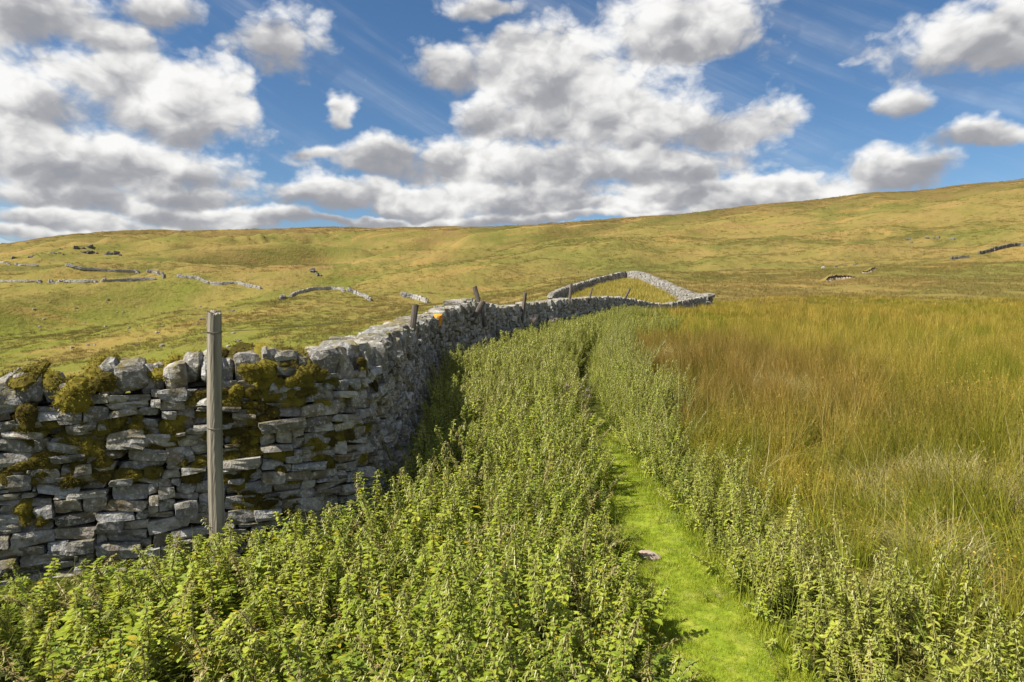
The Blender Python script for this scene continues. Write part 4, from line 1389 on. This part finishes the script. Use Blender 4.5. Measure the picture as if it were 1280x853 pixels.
def in_rush(x, y):
    far_lim = 76 + 26 * vnoise(x / 11, y / 30, 60) + 14 * vnoise(x / 3.5, y / 12, 61)
    return (x > edge_x(y) + .35 * vnoise(x * 1.2, y * 1.2, 62) + sstep(y, 10, 22) * 3.0 * fbm(x * .5, y * .4, 3, 63)) & (x / np.maximum(y, .1) < .95) & (y < far_lim)


X, Y = jitter_grid(1.8, 20, 1.9, 22, 24)
k = in_rush(X, Y); X, Y = X[k], Y[k]
k = RNG.random(len(X)) < hole_mask(X, Y) * np.interp(Y, [2, 10, 22], [1, .9, .7]) * np.clip(.80 + 1.0 * fbm(X * 1.1, Y * 1.1, 2, 75), .45, 1); X, Y = X[k], Y[k]
big = np.clip(1 + .75 * fbm(X * .75, Y * .75, 3, 70) + .45 * vnoise(X * 2.6, Y * 2.6, 76), .45, 1.6)
hgt = np.interp(Y, [2, 4, 7, 12, 22], [.60, .68, .84, .88, .84]) * big * RNG.uniform(.8, 1.15, len(X)) * np.interp(X - edge_x(Y), [0, .5, 1.2], [.62, .85, 1.])
scatter('rush_tussocks', np.stack([X, Y, height(X, Y) - .02], 1), RUSH, rots(len(X), .14), np.stack([np.ones(len(X)) * 1.1, np.ones(len(X)) * 1.1, hgt], 1), 'golden brown rushes standing on the right of the path', 'rushes')
X, Y = jitter_grid(2, 92, 20, 98, 4.0)
k = in_rush(X, Y); X, Y = X[k], Y[k]
fold_p = (wall_dist(X, Y) > .5) | (Y > 56); X, Y = X[fold_p], Y[fold_p]
k = RNG.random(len(X)) < np.interp(Y, [20, 40, 62, 84], [1, .7, .5, .12]); X, Y = X[k], Y[k]
big = np.clip(1 + .8 * fbm(X * .25, Y * .25, 3, 71) + .5 * vnoise(X * 1.2, Y * 1.2, 77), .4, 1.7)
hgt = np.interp(Y, [20, 40, 75], [.80, .62, .45]) * big * RNG.uniform(.75, 1.15, len(X)); w_ = np.interp(Y, [20, 75], [1.0, 1.9])
scatter('rush_field', np.stack([X, Y, height(X, Y) - .02], 1), RUSH_FAR, rots(len(X), .12), np.stack([w_, w_, hgt], 1), 'wide field of golden rushes stretching to the foot of the hill', 'rushes')

# ---- flattened pale grass in the gaps
PX_, PY_ = [], []
for (hx, hy, rx_, ry_) in holes:
    n = int(90 * rx_ * ry_ / .3)
    PX_.append(RNG.normal(hx, rx_ * .5, n)); PY_.append(RNG.normal(hy, ry_ * .5, n))
X = np.concatenate(PX_); Y = np.concatenate(PY_)
scatter('flattened_grass', np.stack([X, Y, height(X, Y)], 1), STRAW, rots(len(X), .25), np.stack([RNG.uniform(.6, 1.1, len(X))] * 3, 1), 'pale flattened dry grass in gaps between the rushes', 'grass')
# pale dry blades among rushes and at the rush edge
X, Y = jitter_grid(1.9, 16, 2, 20, 1.3); k = in_rush(X, Y); X, Y = X[k], Y[k]
scatter('dry_grass', np.stack([X, Y, height(X, Y)], 1), [proto('dry_form', blades(370 + i, 9, .12, .55, .95, .005, .9, 4, .1).mesh('dry_form', [M['straw']])) for i in range(3)], rots(len(X), .2), np.stack([RNG.uniform(.8, 1.15, len(X))] * 3, 1), 'pale dry grass stalks mixed into the rushes', 'grass')

# ---- rough moor grass
n = 60000
d = np.sqrt(RNG.uniform(62 ** 2, 300 ** 2, n)); d = np.where(RNG.random(n) < .5, RNG.uniform(45, 160, n), d)
tq = RNG.uniform(-.80, .80, n); X = tq * d; Y = d
zt = height(X, Y)
in_fold = (Y < 60) & (wall_dist(X, Y) > -.6)
k = ~in_fold & ~((Y < 58) & (X > 9)) & ~((Y < 100) & (tq < -.35)) & (fbm(X / 7, Y / 7, 3, 80) + RNG.uniform(-.3, .3, n) > -.12)
X, Y, zt = X[k], Y[k], zt[k]
nf = 22000
d = np.sqrt(RNG.uniform(290 ** 2, 590 ** 2, nf)); xf = RNG.uniform(-.8, .8, nf) * d
kf = fbm(xf / 14, d / 14, 3, 81) + RNG.uniform(-.25, .25, nf) > .0
X = np.concatenate([X, xf[kf]]); Y = np.concatenate([Y, d[kf]]); zt = height(X, Y)
s_ = RNG.uniform(.6, 1.25, len(X)) * np.interp(Y, [45, 120, 300, 590], [.8, 1.0, 1.5, 2.2])
scatter('moor_grass', np.stack([X, Y, zt - .03], 1), MOOR, rots(len(X), .1), np.stack([s_ * 1.3, s_ * 1.3, s_ * .65], 1), 'rough ochre and green moor grass over the hillsides', 'grass')

n = 2600
d = RNG.uniform(52, 99, n); X = RNG.uniform(.04, .31, n) * d; Y = d
fx = np.array([fold.at(q)[:2] for q in np.linspace(0, fold.L, 60)]); poly = np.vstack([fx, np.array([MAIN.at(q)[:2] for q in np.linspace(MAIN.L, MAIN.L * .55, 20)])])
ins = np.zeros(n, bool); j_ = len(poly) - 1
for i_ in range(len(poly)):
    (xi, yi), (xj, yj) = poly[i_], poly[j_]
    ins ^= ((yi > Y) != (yj > Y)) & (X < (xj - xi) * (Y - yi) / (yj - yi + 1e-9) + xi); j_ = i_
X, Y = X[ins], Y[ins]
scatter('fold_grass', np.stack([X, Y, height(X, Y) - .02], 1), [proto('fold_form', blades(380 + i, 34, .5, .3, .6, .035, .6, 2).mesh('fold_form', [M['gold']])) for i in range(3)], rots(len(X), .1), np.stack([RNG.uniform(.8, 1.2, len(X))] * 3, 1), 'pale golden grass growing inside the sheepfold', 'grass')

# ---- small things by the path
b = MB(); r_ = np.random.default_rng(4); V, Fq = stone_shape(r_, 4, 3., .15, .03)
b.add(V, Fq); x, y = 0.96, 4.72
o = obj('path_stone', b.mesh('path_stone', [M['pink_stone']]), None, (x, y, hz(x, y) + .012), label='flat pinkish stone at the nettle side of the turf path', category='stone')
o.scale = (.12, .17, .06); o.rotation_euler = (0.05, .1, .5)
r_ = np.random.default_rng(14)


def seed_plant(x, y, hgt, label, heads=7, mat='thistle', hs=.028):
    root = empty('seeding_plant', (x, y, hz(x, y)), label, 'plant')
    st = MB(); hd = MB()
    for _ in range(heads):
        a = r_.uniform(0, 6.28); sp = r_.uniform(.02, .13); tip = np.array([math.cos(a) * sp, math.sin(a) * sp, hgt * r_.uniform(.85, 1.06)])
        V, Fq = tube([(0, 0, 0), tip * [.3, .3, .6], tip], .003, 4); st.add(V, Fq, rnd=.4, v=0)
        for _k in range(26):
            dv = r_.normal(0, 1, 3); dv[2] = abs(dv[2]) * .8; dv /= np.linalg.norm(dv); sd = np.cross(dv, [0.3, .2, .9]); sd /= np.linalg.norm(sd)
            hd.add([tip - sd * .004, tip + sd * .004, tip + dv * hs * r_.uniform(.7, 1.2)], np.array([[0, 1, 2]]), rnd=r_.random(), v=1)
    obj('stem', st.mesh('stem', [M['stem']]), root); obj('seed_heads', hd.mesh('seed_heads', [M[mat]]), root)


seed_plant(.98, 9.1, .62, 'pale pink seeding plant where the turf path narrows into the nettles', 9, hs=.05)
seed_plant(.62, 8.4, .74, 'faded pinkish plant standing in the nettles left of the narrowing path', 5, hs=.04)
seed_plant(.62, 21.5, .95, 'pale pink seeding plant in front of the lone dark post', 12, hs=.10)
seed_plant(1.35, 22.5, .95, 'pale seeding plant in the nettles right of the lone dark post', 9, hs=.10)
